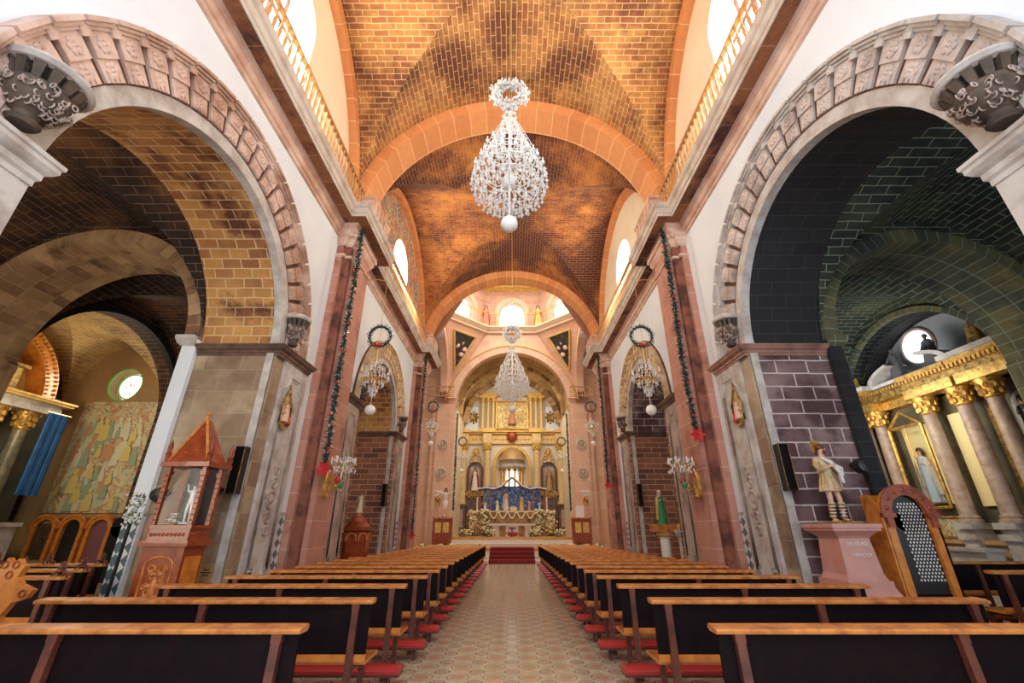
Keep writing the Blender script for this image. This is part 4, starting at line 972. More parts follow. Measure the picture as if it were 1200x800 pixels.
# ------------------------------------------------------------------ saint on the pink pedestal (right)
t = thing('pedestal', 'pink stone pedestal with lettering under the standing saint, before the right pier', 'pedestal', (5.2, 7.38, 0))
def sq(r0, r1, z0, z1, m): m.hexa([(-r0, -r0, z0), (r0, -r0, z0), (r0, r0, z0), (-r0, r0, z0)], [(-r1, -r1, z1), (r1, -r1, z1), (r1, r1, z1), (-r1, r1, z1)])
m = MB()
for a in ((.40, .40, 0, .55), (.40, .33, .55, .72), (.33, .33, .72, .80), (.30, .27, .80, .88)): sq(*a, m)
m.build('base', pinkplinth, t)
m = MB(); sq(.27, .235, .88, 1.36, m); m.build('die', pinkplinth, t)
m = MB()
for a in ((.235, .25, 1.36, 1.39), (.25, .34, 1.39, 1.47), (.36, .36, 1.47, 1.51), (.38, .38, 1.51, 1.57)): sq(*a, m)
m.build('cap', pinkplinth, t)
def letters(name, body, size, loc, rot, mat, parent, ext=.003):
    c = bpy.data.curves.new(name, 'FONT'); c.body = body; c.size = size; c.extrude = ext; c.align_x = 'CENTER'; c.materials.append(mat)
    tmp = bpy.data.objects.new('lettering_curve', c); COL.objects.link(tmp)
    me = bpy.data.meshes.new_from_object(tmp.evaluated_get(bpy.context.evaluated_depsgraph_get())); bpy.data.objects.remove(tmp)
    o = bpy.data.objects.new(name, me); COL.objects.link(o); o.parent = parent; o.location = loc; o.rotation_euler = rot; return o
for i, (tx, sz) in enumerate((('SN. ISIDRO', .062), ('Y', .03), ('LABRADOR', .062))):
    letters('lettering', tx, sz, (.02, -.245-.012*i, 1.27-.075*i), (PI/2+.07, 0, 0), white, t)
t = thing('saint_statue', 'painted statue of a bearded saint in gold tunic and laced boots, gold halo, hands joined', 'statue', (5.2, 7.36, 1.57), .25)
s = 1.22/1.76
J, E = body_graph(hands=((-.02, -.24, 1.27), (.05, -.23, 1.29)), elbows=((-.29, -.06, 1.14), (.27, -.08, 1.13)), feet=((-.09, .03, .1), (.13, -.05, .1)), knees=((-.09, -.02, .52), (.12, -.07, .52)), fingers=True, headt=(.015, -.02))
skin_body('body', skin, t, J, E, s, sub=2)
tunicm = plain('gold_tunic_cloth', (.50, .32, .11), .5, .2, col2=(.66, .54, .36), scale=6)
fold_lathe([(r*s, z*s) for r, z in ((.09, 1.49), (.19, 1.44), (.20, 1.3), (.16, 1.1), (.165, 1.05), (.20, .92), (.245, .70))], folds=12, amp=.1).build('tunic', tunicm, t)
m = MB()
for q, (ex, ey, ez), (hx, hy, hz) in ((-1, (-.29, -.06, 1.14), (-.02, -.24, 1.27)), (1, (.27, -.08, 1.13), (.05, -.23, 1.29))):
    m.tube([(q*.17*s, 0, 1.43*s), (q*.23*s, -.01*s, 1.30*s), (ex*s, ey*s, ez*s), ((ex*.5+hx*.5)*s, (ey*.5+hy*.5)*s, (ez*.5+hz*.5)*s)], [.08*s, .075*s, .07*s, .055*s], 10)
m.build('sleeve', tunicm, t)
m = MB(); m.tube([(-.16*s, -.12*s, 1.46*s), (0, -.22*s, 1.32*s), (.14*s, -.24*s, 1.12*s), (.2*s, -.22*s, .88*s)], [.03*s, .05*s, .045*s, .03*s], 8); m.tube([(.0, -.22*s, 1.30*s), (.2*s, -.26*s, 1.2*s), (.26*s, -.2*s, 1.05*s)], [.045*s, .04*s, .03*s], 8); m.build('sash', white, t)
m = MB()
for (kx, ky), (fx, fy) in (((-.09, -.02), (-.09, .03)), ((.12, -.07), (.13, -.05))):
    m.tube([(kx*s, ky*s, .46*s), ((kx*.6+fx*.4)*s, (ky*.6+fy*.4+.01)*s, .34*s), (fx*s, fy*s, .12*s), (fx*s, (fy-.02)*s, .06*s)], [.068*s, .07*s, .05*s, .05*s], 12)
    m.tube([(fx*s, (fy+.03)*s, .04*s), (fx*1.1*s, (fy-.12)*s, .04*s), (fx*1.15*s, (fy-.2)*s, .025*s)], [.045*s, .045*s, .025*s], 10)
m.build('boots', agedgold, t)
m = MB()
for (kx, ky), (fx, fy) in (((-.09, -.02), (-.09, .03)), ((.12, -.07), (.13, -.05))):
    for k in range(5): z = .16+.07*k; u = (.46-z)/.34; m.ring(((kx*(1-u)+fx*u)*s, (ky*(1-u)+fy*u)*s, z*s), .066*s, .010*s, 'z', 14, 5)
m.build('laces', white, t)
face_parts(t, s, postwood, .05, True, .015, -.02)
MB().lathe([(0, 0), (.17*s, 0), (.17*s, .012*s), (0, .012*s)], (.0, .07*s, 1.74*s), 24, ax='y').build('halo', gold, t)
m = MB(); m.box(-.24, .24, -.2, .16, 0, .02); m.build('base', agedgold, t)

# ------------------------------------------------------------------ wooden shrine (left)
t = thing('wooden_shrine', 'carved red-brown wooden shrine with glass case and pointed gable, before the left pier', 'shrine', (-5.14, 7.22, 0))
w_, d_ = .31, .23
m = MB(); m.hexa([(-.36, -.28, 0), (.36, -.28, 0), (.36, .28, 0), (-.36, .28, 0)], [(-.36, -.28, .12), (.36, -.28, .12), (.36, .28, .12), (-.36, .28, .12)]); m.box(-w_, w_, -d_, d_, .12, 1.26); m.box(-.37, .37, -.29, .29, 1.26, 1.33); m.build('cabinet', redwood, t)
m = MB(); G = []; out = [(-.2, .3), (.2, .3), (.2, 1.02)]+[(.2*math.cos(PI*k/10), 1.02+.10*math.sin(PI*k/10)) for k in range(11)]+[(-.2, 1.02)]
m.tube([(x, -d_-.005, z) for x, z in out]+[(out[0][0], -d_-.005, out[0][1])], .016, 6); m.build('door_moulding', wood, t)
m = MB(); rnd = random.Random(5)
for k in range(26):
    z = .38+.62*rnd.random(); x = rnd.uniform(-.14, .14); m.ring((x, -d_-.005, z), rnd.uniform(.02, .05), .012, 'y', 10, 5)
for q in (-1, 1):
    for z in (.45, .6, .75, .9): m.ball((q*.06, -d_, z), .05, 8, 1.2, .4, .6)
m.ball((0, -d_, .7), .07, 10, .7, .5, 2.6); m.build('carved_relief', wood, t)
m = MB(); m.box(w_, w_+.012, -.17, .17, .25, 1.12); m.build('side_panel', orangewood, t)
m = MB(); m.box(-w_-.01, w_+.01, -d_-.01, d_+.01, 1.33, 1.50); m.box(-.35, .35, -.27, .27, 1.50, 1.55)
for k in range(9): m.ball((-.24+.06*k, -d_-.01, 1.42), .028, 7, 1, .5, 1)
for k in range(5): m.ball((w_+.01, -.14+.07*k, 1.42), .028, 7, .5, 1, 1)
m.build('frieze', redwood, t)
for (x, y) in ((-w_+.03, -d_+.03), (w_-.03, -d_+.03), (-w_+.03, d_-.03), (w_-.03, d_-.03)):
    m = MB(); m.box(x-.03, x+.03, y-.03, y+.03, 1.55, 2.40)
    for k in range(9): m.ring((x, y, 1.62+.08*k), .034, .009, 'z', 10, 4)
    m.box(x-.045, x+.045, y-.045, y+.045, 2.28, 2.34); m.build('post', redwood, t)
for nm, b in (('front', (-w_+.06, w_-.06, -d_+.025, -d_+.03)), ('side', (w_-.03, w_-.025, -d_+.06, d_-.06))):
    MB().box(*b, 1.56, 2.38).build('glass_pane', glassy, t)
MB().box(-w_+.03, w_-.03, d_-.02, d_-.01, 1.55, 2.40).build('back_board', darkwood, t)
m = MB(); m.box(-.38, .38, -.30, .30, 2.40, 2.47); m.build('roof_slab', redwood, t)
m = MB(); m.hexa([(-w_, -d_-.02, 2.47), (w_, -d_-.02, 2.47), (w_, d_, 2.47), (-w_, d_, 2.47)], [(-.0, -.08, 3.18), (.0, -.08, 3.18), (.0, .06, 3.18), (-.0, .06, 3.18)])
m.build('gable', redwood, t)
m = MB()
for q in (-1, 1): m.tube([(q*w_*1.02, -d_-.03, 2.47), (0, -.09, 3.2)], .022, 6); 
for k in range(1, 9):
    u = k/9
    for q in (-1, 1): m.ball((q*w_*(1-u), (-d_-.03)*(1-u)-.09*u, 2.5+.7*u), .026, 6)
for k in range(10): m.ring((rnd.uniform(-.12, .12)*(1-k/12), -d_+.02+.012*k, 2.6+.04*k), .03, .009, 'y', 9, 4)
m.lathe([(0, 0), (.03, .02), (.02, .06), (.035, .09), (.0, .17)], (0, -.09, 3.18), 8); m.build('gable_crockets', wood, t)
for (x, y) in ((-.33, -.26), (.33, -.26), (-.33, .26), (.33, .26)):
    MB().lathe([(.035, 0), (.035, .1), (.05, .12), (.02, .16), (.035, .24), (0, .36)], (x, y, 2.47), 8).build('pinnacle', redwood, t)
t = thing('figurine', 'small silver-white figure with raised arms inside the glass case of the wooden shrine', 'figurine', (-5.1, 7.24, 1.56))
J, E = body_graph(hands=((-.28, -.1, 1.75), (.3, -.1, 1.7)), elbows=((-.26, -.04, 1.45), (.28, -.04, 1.42)))
skin_body('body', silverleaf, t, J, E, .34, sub=1); MB().lathe([(0, 0), (.1, 0), (.08, .03), (0, .04)], n=12).build('base', silverleaf, t)
def flowers(name, label, loc, rx, ry, rz, n, petal, parent=None, group=None, size=.03, pot=None, seed=1):
    t = thing(name, label, 'flowers', loc, group=group); rnd = random.Random(seed)
    m = MB()
    for k in range(n):
        p = Vector((rnd.gauss(0, .45)*rx, rnd.gauss(0, .45)*ry, rz*rnd.random())); d = Vector((rnd.uniform(-1, 1), rnd.uniform(-1, 1), rnd.uniform(-.2, 1))).normalized()*size*2.2; e = d.orthogonal().normalized()*size*.6
        m.face([p-e, p+d, p+e])
    m.build('leaves', foliage, t)
    m = MB()
    for k in range(n//2):
        p = (rnd.gauss(0, .45)*rx, rnd.gauss(0, .45)*ry-.02, rz*(.15+.9*rnd.random()))
        m.ball(p, size*rnd.uniform(.7, 1.2), 6, 1, 1, .8)
    m.build('blossoms', petal, t)
    if pot: MB().lathe([(0, -.2), (.06, -.2), (.09, -.02), (.10, 0), (.0, .0)], n=12).build('pot', pot, t)
    return t
flowers('flower_bouquet', 'white flowers at the foot of the small figure in the shrine case', (-5.26, 7.18, 1.57), .09, .07, .14, 40, white, size=.016)

# ------------------------------------------------------------------ confessional (right)
def arch_front(m, w, z0, zs, th, y0, y1, cx=0):
    """arched wooden surround: jambs and a round head; w = inner half width"""
    for q in (-1, 1): m.box(*sorted((cx+q*w, cx+q*(w+th))), y0, y1, z0, zs)
    for i in range(16):
        a, b = PI*i/16, PI*(i+1)/16
        f = lambda r, x, y: (cx+r*math.cos(x), y, zs+r*math.sin(x))
        m.hexa([f(w, a, y0), f(w+th, a, y0), f(w+th, a, y1), f(w, a, y1)], [f(w, b, y0), f(w+th, b, y0), f(w+th, b, y1), f(w, b, y1)])
def lattice(m, w, z0, z1, y, step=.05, r=.006, cx=0, zs=None):
    H_ = z1-z0; n = int((2*w+H_)/step)
    for k in range(n):
        o = -w-H_+k*step+H_*0
        for sg in (1, -1):
            # line x = o + u, z = z0 + u clipped
            pts = []
            u0 = max(0, -w-o); u1 = min(H_, w-o)
            if u1 > u0: m.tube([(cx+sg*(o+u0), y, z0+u0), (cx+sg*(o+u1), y, z0+u1)], r, 4, cap=False)
t = thing('confessional', 'orange-brown wooden confessional with round arched head and pierced black lattice', 'confessional', (6.17, 7.15, 0))
m = MB(); arch_front(m, .28, 0, 1.72, .13, 0, .10); m.build('arched_frame', orangewood, t)
m = MB(); arch_front(m, .26, 1.72, 1.721, .17, -.02, .0); 
for k in range(7): a = PI*(k+.5)/7; m.ball((.345*math.cos(a), -.02, 1.72+.345*math.sin(a)), .035, 8, 1, .5, 1)
for q in (-1, 1): m.box(q*.34-.1, q*.34+.1, -.05, .02, 1.66, 1.72); m.box(q*.34-.05, q*.34+.05, -.04, .0, 1.52, 1.66)
m.build('carved_head', redwood, t)
m = MB(); m.box(-.44, -.40, .0, .35, 0, 1.55); m.hexa([(-.44, .0, 1.55), (-.40, .0, 1.55), (-.40, .35, 1.55), (-.44, .35, 1.55)], [(-.44, .0, 1.8), (-.40, .0, 1.8), (-.40, .2, 2.0), (-.44, .2, 2.0)]); m.box(-.41, .41, .34, .36, 0, 2.0); m.box(.38, .41, .0, .35, 0, 1.7); m.build('side_wing', orangewood, t)
m = MB(); m.box(-.28, .28, .05, .06, 0, .62); m.build('lower_door', darkwood, t)
m = MB(); m.box(-.28, .28, .06, .07, .62, 1.72); m.lathe([(0, .06), (.28, .06), (.28, .07), (0, .07)], (0, 0, 1.72), 24, ax='y'); m.build('pierced_panel', black, t)
m = MB()
for i in range(9):
    for j in range(24):
        x = -.10+.05*i+(.025 if j % 2 else 0); z = .80+.046*j
        if x > .25 or (z > 1.72 and math.hypot(x, z-1.72) > .25): continue
        m.face([(x-.016, .055, z), (x, .055, z-.02), (x+.016, .055, z), (x, .055, z+.02)])
m.build('painted_hole_light', white, t)  # white diamonds on the black panel paint light coming through holes

# left chapel: triple confessional against the end wall
t = thing('confessional', 'row of arched orange wooden confessional bays under the mural in the left chapel', 'confessional', (-13.5, 14.25, 0))
for i, cx in enumerate((-.85, 0, .85)):
    m = MB(); arch_front(m, .26, 0, 1.45, .11, 0, .12, cx); arch_front(m, .34, 1.45, 1.451, .08, -.03, .02, cx); m.build('arched_frame', orangewood, t)
    m = MB(); m.box(cx-.27, cx+.27, .1, .12, 0, 1.5); m.ball((cx, .11, 1.45), .27, 16, 1, .04, 1); m.build('bay_panel', (tan, black, plain('purple_curtain', (.20, .08, .10), .8))[i], t)
m = MB(); lattice(m, .26, .6, 1.6, .06, .07, .01, -.85); m.build('lattice', darkwood, t)
m = MB(); m.box(-1.2, 1.15, .12, .42, 0, 1.75); m.build('cabinet', redwood, t)
t = thing('confessional', 'black arched booth at the right end of the left chapel confessionals', 'confessional', (-11.93, 14.2, 0))
m = MB(); m.box(-.3, .3, 0, .4, 0, 1.5); m.lathe([(0, 0), (.3, 0), (.3, .4), (0, .4)], (0, 0, 1.5), 20, ax='y'); m.build('booth', black, t)
m = MB(); lattice(m, .1, .5, 1.3, -.01, .07, .012, .15); m.build('lattice', palestone, t)
t = thing('mural_painting', 'tall faded mural of crowded figures on the end wall of the left chapel', 'mural', (-13.75, 14.72, 3.7))
MB().box(-1.3, 1.3, -.015, 0, -1.8, 1.85).build('canvas', mural, t)
mb = MB(); rnd = random.Random(12)
cl = [plain('mural_tone', c, .7) for c in ((.66, .60, .36), (.55, .60, .42), (.60, .33, .16), (.72, .68, .50), (.35, .42, .30), (.72, .58, .20))]
for k in range(6):
    m = MB()
    for j in range(15):
        x, z = rnd.uniform(-1.1, 1.1), rnd.uniform(-1.6, 1.15); w0 = rnd.uniform(.06, .17)
        m.lathe([(0, -.012), (w0*.55, -.012), (w0*.55, 0)], (x, -.004-.0005*(k*16+j), z+w0*2.3), 10, ax='y')
        dz = -.0158-.0005*(k*16+j)
        m.face([(x-w0, dz, z-w0*2), (x+w0*1.2, dz, z-w0*1.8), (x+w0*.9, dz, z+w0), (x+w0*.2, dz, z+w0*1.9), (x-w0*.7, dz, z+w0*1.2)])
    m.build('painted_figures', cl[k], t)

# ------------------------------------------------------------------ pews in the side aisles, carved bench end
def aisle_pew(loc, s, lab, L=2.78, grp='pews in the side aisles'):
    c = make_pew(L, s, lab); c['group'] = grp; c.location = loc; return c
ap = aisle_pew((-5.75, 6.2, 0), -1, 'dark pew in the left aisle, nearest of the aisle pews beside the shrine')
m = MB()
for x in (-.06, -.95, -1.85, -2.74):
    for r, dz in ((.05, 0), (.035, .06), (.025, .1)): m.ring((x, .02, .98+dz), r, .02, 'y', 12, 5)
    m.ring((x-.07, .02, .96), .03, .014, 'y', 10, 5); m.ring((x+.07, .02, .96), .03, .014, 'y', 10, 5)
m.build('carved_finials', postwood, ap)
for (x, y, lab) in ((-6.35, 7.15, 'dark pew in the left aisle, directly behind the nearest one'), (-6.9, 8.1, 'dark pew in the left aisle under the aisle arch')):
    c = copy_tree(ap); c.location = (x, y, 0); c['label'] = lab
ap = aisle_pew((6.85, 6.9, 0), 1, 'pew in the right aisle just right of the confessional')
c = copy_tree(ap); c.location = (6.9, 5.5, 0); c['label'] = 'pew end at the right picture edge, in front of the right aisle pew'
for (x, y) in ((6.9, 8.6),): c = copy_tree(ap); c.location = (x, y, 0); c['label'] = 'pew in the right aisle behind the confessional, nearest the side altar'
t = thing('carved_bench_end', 'orange carved wooden bench end with a scrolled top at the left picture edge', 'bench end', (-4.93, 4.78, 0))
out = [(-.2, 0), (.06, 0), (.10, .5), (.06, .75), (.12, .86), (.24, .9), (.28, .97), (.20, 1.0), (.14, 1.02), (.08, 1.08), (.12, 1.18), (.06, 1.2), (.03, 1.24), (-.03, 1.2), (-.08, 1.25), (-.12, 1.15), (-.2, 1.05)]
m = MB(); m.face([(x, -.03, z) for x, z in out]); m.face([(x, .03, z) for x, z in out][::-1])
for i in range(len(out)): a, b = out[i], out[(i+1) % len(out)]; m.face([(a[0], -.03, a[1]), (a[0], .03, a[1]), (b[0], .03, b[1]), (b[0], -.03, b[1])])
m.build('board', orangewood, t)
m = MB()
for (x, z, r) in ((.03, 1.19, .03), (-.08, 1.19, .03), (0, 1.1, .03), (.2, .94, .03)): m.ring((x, -.035, z), r, .008, 'y', 12, 5)
m.build('carved_scroll', redwood, t)

# ------------------------------------------------------------------ loudspeakers, plaques
for x, y, z, lab in ((-4.86, 7.86, 2.45, 'tall black box loudspeaker on the near left pier'), (4.86, 7.86, 2.5, 'tall black box loudspeaker on the near right pier'), (-4.86, 17.22, 2.6, 'black box loudspeaker on the far left pier'), (4.86, 17.22, 2.6, 'black box loudspeaker on the far right pier')):
    t = thing('loudspeaker', lab, 'loudspeaker', (x, y, z), group='box loudspeakers on the piers')
    m = MB(); m.box(-.085, .085, -.09, .08, -.4, .4); m.build('cabinet', black, t)
    m = MB(); m.box(-.075, .075, -.096, -.09, -.385, .385); m.build('grille', darkwood, t)
    m = MB(); m.box(-.02, .02, .08, .12, -.1, .1); m.build('bracket', postwood, t)
    m = MB()
    for q in (-1, 1): m.tube([(q*.085, -.095, -.4), (q*.085, -.095, .4)], .006, 4)
    m.build('edge_trim', agedgold, t)
for x, y, z, lab in ((-5.14, 7.76, 2.08, 'round black loudspeaker on the near left pier beside the shrine'), (-6.0, 7.72, 2.02, 'round black loudspeaker left of the shrine on the pier edge'), (6.12, 7.76, 2.5, 'round black loudspeaker on the right edge of the near right pier'), (-5.0, 13.3, 2.2, 'small round black loudspeaker in the far left arch')):
    t = thing('loudspeaker', lab, 'loudspeaker', (x, y, z), group='round loudspeakers')
    MB().lathe([(0, -.12), (.1, -.11), (.13, -.02), (.12, .05), (.06, .1), (0, .1)], n=18, ax='y').build('cabinet', black, t)
    MB().tube([(0, .08, 0), (0, .2, .02), (.02, .24, .06)], .02, 6).build('bracket', black, t)
for x, y, z, lab in ((-4.65, 8.6, 3.66, 'hexagonal carved station plaque on the near left pier'), (4.65, 8.6, 3.72, 'hexagonal carved station plaque on the near right pier')):
    s = -1 if x < 0 else 1
    t = thing('station_plaque', lab, 'plaque', (x, y, z), group='station plaques')
    hx = [(0, -.34), (.2, -.22), (.2, .12), (.07, .34), (.0, .5), (-.07, .34), (-.2, .12), (-.2, -.22)]
    m = MB(); m.face([(0, a, b) for a, b in hx]); m.build('painted_panel', mural, t)
    m = MB(); m.tube([(-s*.02, a, b) for a, b in hx]+[(-s*.02, *hx[0])], .025, 6)
    for k in range(4): m.ball((-s*.02, 0, .42+.05*k), .025, 6)
    m.build('frame', agedgold, t)
    m = MB(); m.ball((-s*.02, .02, .12), .05, 8); m.tube([(-s*.02, .02, .08), (-s*.03, -.03, -.2)], [.05, .08], 8); m.tube([(-s*.03, -.12, .0), (-s*.03, .14, -.08)], .03, 6); m.build('relief_figure', skin, t)
    m = MB(); m.tube([(-s*.02, .08, -.02), (-s*.04, .1, -.22)], [.04, .07], 8); m.build('relief_cloak', redpaint, t)
t = thing('notice_plaque', 'small tan notice plaque low on the near left pier', 'plaque', (-5.05, 7.97, .82))
MB().box(-.13, .13, -.01, .0, -.14, .14).build('board', tan, t)
m = MB()
for i, w0 in enumerate((.05, .09, .06)): m.box(-w0, w0, -.013, -.01, .045-.04*i, .058-.04*i)
m.build('text_lines', black, t)

# ------------------------------------------------------------------ font and saint in the far arches
t = thing('wooden_stand', 'octagonal carved wooden stand in the far left arch', 'stand', (-4.85, 14.6, 0))
m = MB(); m.lathe([(.48, 0), (.48, .1), (.42, .12), (.42, 1.35), (.5, 1.4), (.5, 1.5), (.0, 1.5)], n=8, a0=PI/8, a1=2*PI+PI/8); m.build('body', redwood, t)
m = MB()
for k in range(8):
    a = 2*PI*k/8; M = Matrix.Rotation(a+PI/2, 4, 'Z')
    q = MB(); arch_front(q, .11, 1.1, 1.2, .04, -.43, -.40); m.v += [tuple(Matrix.Rotation(a, 3, 'Z') @ Vector(p)) for p in q.v]; b0_ = len(m.v)-len(q.v); m.f += [tuple(i+b0_ for i in f) for f in q.f]; m.uv += q.uv; m.sm += q.sm
m.build('arcade', wood, t)
m = MB(); m.lathe([(.4, 1.5), (.3, 1.6), (.26, 1.75), (.16, 1.8), (.14, 1.9), (0, 1.9)], n=8); m.build('stepped_top', redwood, t)
robed('saint_figurine', 'small cream figurine on top of the octagonal wooden stand', 'statue', (-4.85, 14.6, 1.9), .62, 0, flowerwhite, tan)
t = thing('column_pedestal', 'white column pedestal with wooden top carrying a saint in the far right arch', 'pedestal', (4.85, 14.9, 0))
m = MB(); m.lathe([(.2, 0), (.2, .08), (.16, .12), (.15, 1.15), (.2, 1.2)], n=16); m.build('shaft', white, t)
m = MB()
for k in range(10): a = 2*PI*k/10; m.ball((.19*math.cos(a), .19*math.sin(a), 1.28), .06, 7)
m.lathe([(.15, 1.2), (.24, 1.36)], n=14); m.build('capital', goldpaint, t)
m = MB(); m.box(-.36, .36, -.26, .26, 1.36, 1.56); m.box(-.39, .39, -.29, .29, 1.52, 1.56); m.build('top_box', wood, t)
robed('saint_statue', 'white-haired saint statue with green robe on the wooden-topped column in the far right arch', 'statue', (4.85, 14.9, 1.56), 1.05, .2, greencloth, goldpaint, hair=white)
t = thing('stone_pillar_stand', 'short white stone pillar beside the saint column in the far right arch', 'pillar', (5.15, 14.2, 0))
MB().lathe([(.16, 0), (.16, .1), (.12, .14), (.11, 1.2), (.15, 1.24), (.2, 1.34), (.2, 1.42), (0, 1.42)], n=14).build('shaft', palestone, t)
MB().ball((0, 0, 1.5), .12, 10, 1, 1, .8).build('ornament', goldpaint, t)
flowers('flower_arrangement', 'white flowers on a thin dark stand left of the wooden shrine', (-6.05, 7.35, 1.55), .14, .1, .45, 90, white, size=.026, seed=4)
t = thing('flower_stand', 'thin dark stand under the red and white flowers by the shrine', 'stand', (-6.05, 7.35, 0)); MB().tube([(0, 0, 0), (0, 0, 1.56)], .025, 8).build('pole', black, t); MB().lathe([(0, 0), (.16, 0), (.16, .03), (0, .03)], n=14).build('foot', black, t)
# dado tile on the aisle pier edge
mb = MB(); mb.box(-6.62, -6.36, 7.885, 7.9, 0, 1.55); mb.box(-6.64, -6.34, 7.875, 7.9, 1.55, 1.58); struct('trim_8', mb, dadotile)

# ================================================================== ALTARS
def column(name, parent, x, y, z0, z1, r, mat, capm, n=16, cap=.32):
    m = MB(); m.lathe([(r*1.45, 0), (r*1.45, .06), (r*1.2, .09), (r*1.3, .14), (r*1.05, .18), (r, .22), (r*.97, (z1-z0)*.5), (r*.88, z1-z0-cap)], (x, y, z0), n); o = m.build(name, mat, parent)
    m = MB(); m.lathe([(r*.9, 0), (r*1.05, .03), (r*.95, .05), (r*1.1, cap*.6), (r*1.5, cap*.9), (r*1.5, cap)], (x, y, z1-cap), n)
    for lv, (rr, zz) in enumerate(((r*1.15, .10), (r*1.3, .20))):
        for k in range(8): a = 2*PI*(k+lv*.5)/8; m.ball((x+rr*math.cos(a), y+rr*math.sin(a), z1-cap+zz*cap/.32), r*.32, 6, 1, 1, 1.5)
    for a in (PI/4, 3*PI/4, 5*PI/4, 7*PI/4): m.ring((x+r*1.5*math.cos(a), y+r*1.5*math.sin(a), z1-.06), r*.22, r*.12, 'y', 8, 4)
    m.build('capital', capm, o); return o
# ------------------------------------------------------------------ high altar retable
t = thing('retable', 'tall gilded retable with columns, niches and central dome at the end of the chancel', 'altarpiece', (0, 34.6, 0))
m = MB(); m.box(-3.9, 3.9, .35, .6, .9, 9.0); m.build('back_wall', plain('pale_retable_panel', (.80, .76, .70), .6), t)
m = MB()
for q in (-1, 1):
    for x in (3.8, 1.95): m.box(q*x-.32, q*x+.32, -.3, .35, .9, 2.85); m.box(q*x-.38, q*x+.38, -.36, .35, 2.85, 3.0); m.box(q*x-.36, q*x+.36, -.34, .35, .9, 1.1)
    m.box(*sorted((q*2.3, q*3.45)), .0, .35, .9, 3.5)
m.build('plinth', plain('dark_marble_plinth', (.10, .05, .04), .35, col2=(.22, .12, .08), scale=4), t)
m = MB()
for q in (-1, 1):
    for x in (3.8, 1.95): m.box(q*x-.13, q*x+.13, -.32, -.3, 1.4, 2.6)
m.build('inset_panel', pinkmarble, t)
for x in (-3.8, -1.95, 1.95, 3.8): column('column', t, x, -.02, 3.0, 7.55, .25, creamcol, goldpaint, cap=.55)
m = MB(); m.box(-4.1, 4.1, .1, .5, 7.55, 8.3)
for x in (-3.8, -1.95, 1.95, 3.8): m.box(x-.34, x+.34, -.34, .3, 7.55, 8.3)
m.build('frieze', creamcol, t)
m = MB(); m.box(-4.0, 4.0, -.15, .5, 8.3, 8.42); m.box(-4.05, 4.05, -.3, .5, 8.42, 8.52)
for x in (-3.8, -1.95, 1.95, 3.8): m.box(x-.42, x+.42, -.5, .3, 8.36, 8.56)
for k in range(26): m.ball((-3.75+.3*k, .06, 7.92), .1, 7, 1, .5, 1)
m.build('cornice', goldpaint, t)
m = MB(); m.ball((0, -.1, 8.1), .42, 12, 1, .6, 1.1); m.build('crest', redwood, t)
for q in (-1, 1):
    for x in (1.55, 1.98, 2.42): column('upper_column', t, q*x, .1, 8.75, 11.3, .13, creamcol, gold, 12, .3)
m = MB()
for q in (-1, 1): m.box(*sorted((q*1.35, q*2.65)), -.1, .45, 8.54, 8.75); m.box(*sorted((q*1.3, q*2.7)), -.12, .45, 11.3, 11.5)
m.box(-2.7, 2.7, .0, .45, 11.5, 11.75); m.build('upper_entablature', goldpaint, t)
m = MB(); m.box(-1.3, 1.3, .2, .25, 8.7, 11.0); c_ = m.build('central_painting', goldpainting, t)
m = MB(); 
for a, b in (((-1.3, 8.7), (1.3, 8.7)), ((1.3, 8.7), (1.3, 11)), ((1.3, 11), (-1.3, 11)), ((-1.3, 11), (-1.3, 8.7))): m.tube([(a[0], .15, a[1]), (b[0], .15, b[1])], .08, 6)
m.build('painting_frame', gold, c_)
m = MB(); m.lathe([(.35, 0), (.25, .6), (.14, 1.0), (0, 1.1)], (0, .1, 9.1), 14); m.ball((0, .08, 10.3), .16, 10); m.build('painted_virgin', plain('rose_robe', (.55, .25, .18), .6), c_)
for q in (-1, 1):
    m = MB(); m.lathe([(0, 0), (.3, 0), (.34, -.06), (.3, -.1), (.22, -.04), (0, -.04)], (q*3.15, .33, 9.7), 18, ax='y')
    for k in range(8): a = 2*PI*k/8; m.ball((q*3.15+.34*math.cos(a), .26, 9.7+.45*math.sin(a)), .1, 7)
    m.build('medallion', agedgold, t)
    m = MB(); m.box(*sorted((q*2.8, q*3.85)), .3, .5, 8.5, 10.6); m.build('upper_panel', plaster, t)
    # niche with pediment scrolls
    m = MB(); arch_front(m, .48, 3.95, 5.55, .12, .1, .35, q*2.88); n_ = m.build('niche_frame', postwood, t)
    m = MB(); m.box(q*2.88-.48, q*2.88+.48, .33, .35, 3.95, 5.55); m.ball((q*2.88, .34, 5.55), .48, 18, 1, .05, 1); m.build('niche_back', palestone, n_)
    m = MB(); m.box(q*2.88-.7, q*2.88+.7, -.15, .35, 3.6, 3.95); m.box(q*2.88-.5, q*2.88+.5, -.1, .3, 3.45, 3.6); m.build('niche_shelf', agedgold, t)
    m = MB(); 
    for z, w0 in ((6.25, .55), (6.5, .4), (6.8, .22), (7.05, .12)):
        for e in (-1, 1): m.ring((q*2.88+e*w0*.6, .25, z), .14, .05, 'y', 12, 5)
    m.lathe([(0, 0), (.12, .05), (.06, .3), (0, .5)], (q*2.88, .2, 6.7), 8); m.build('niche_scrolls', goldpaint, t)
m = MB(); arch_front(m, 1.25, 3.0, 5.9, .25, .0, .35); m.build('central_arch', goldpaint, t)
m = MB(); m.lathe([(1.0, 0), (1.05, .08), (1.0, .15), (.95, .3), (.75, .7), (.45, 1.0), (.12, 1.12), (0, 1.15)], (0, -.1, 6.1), 24); m.build('tempietto_dome', tan, t)
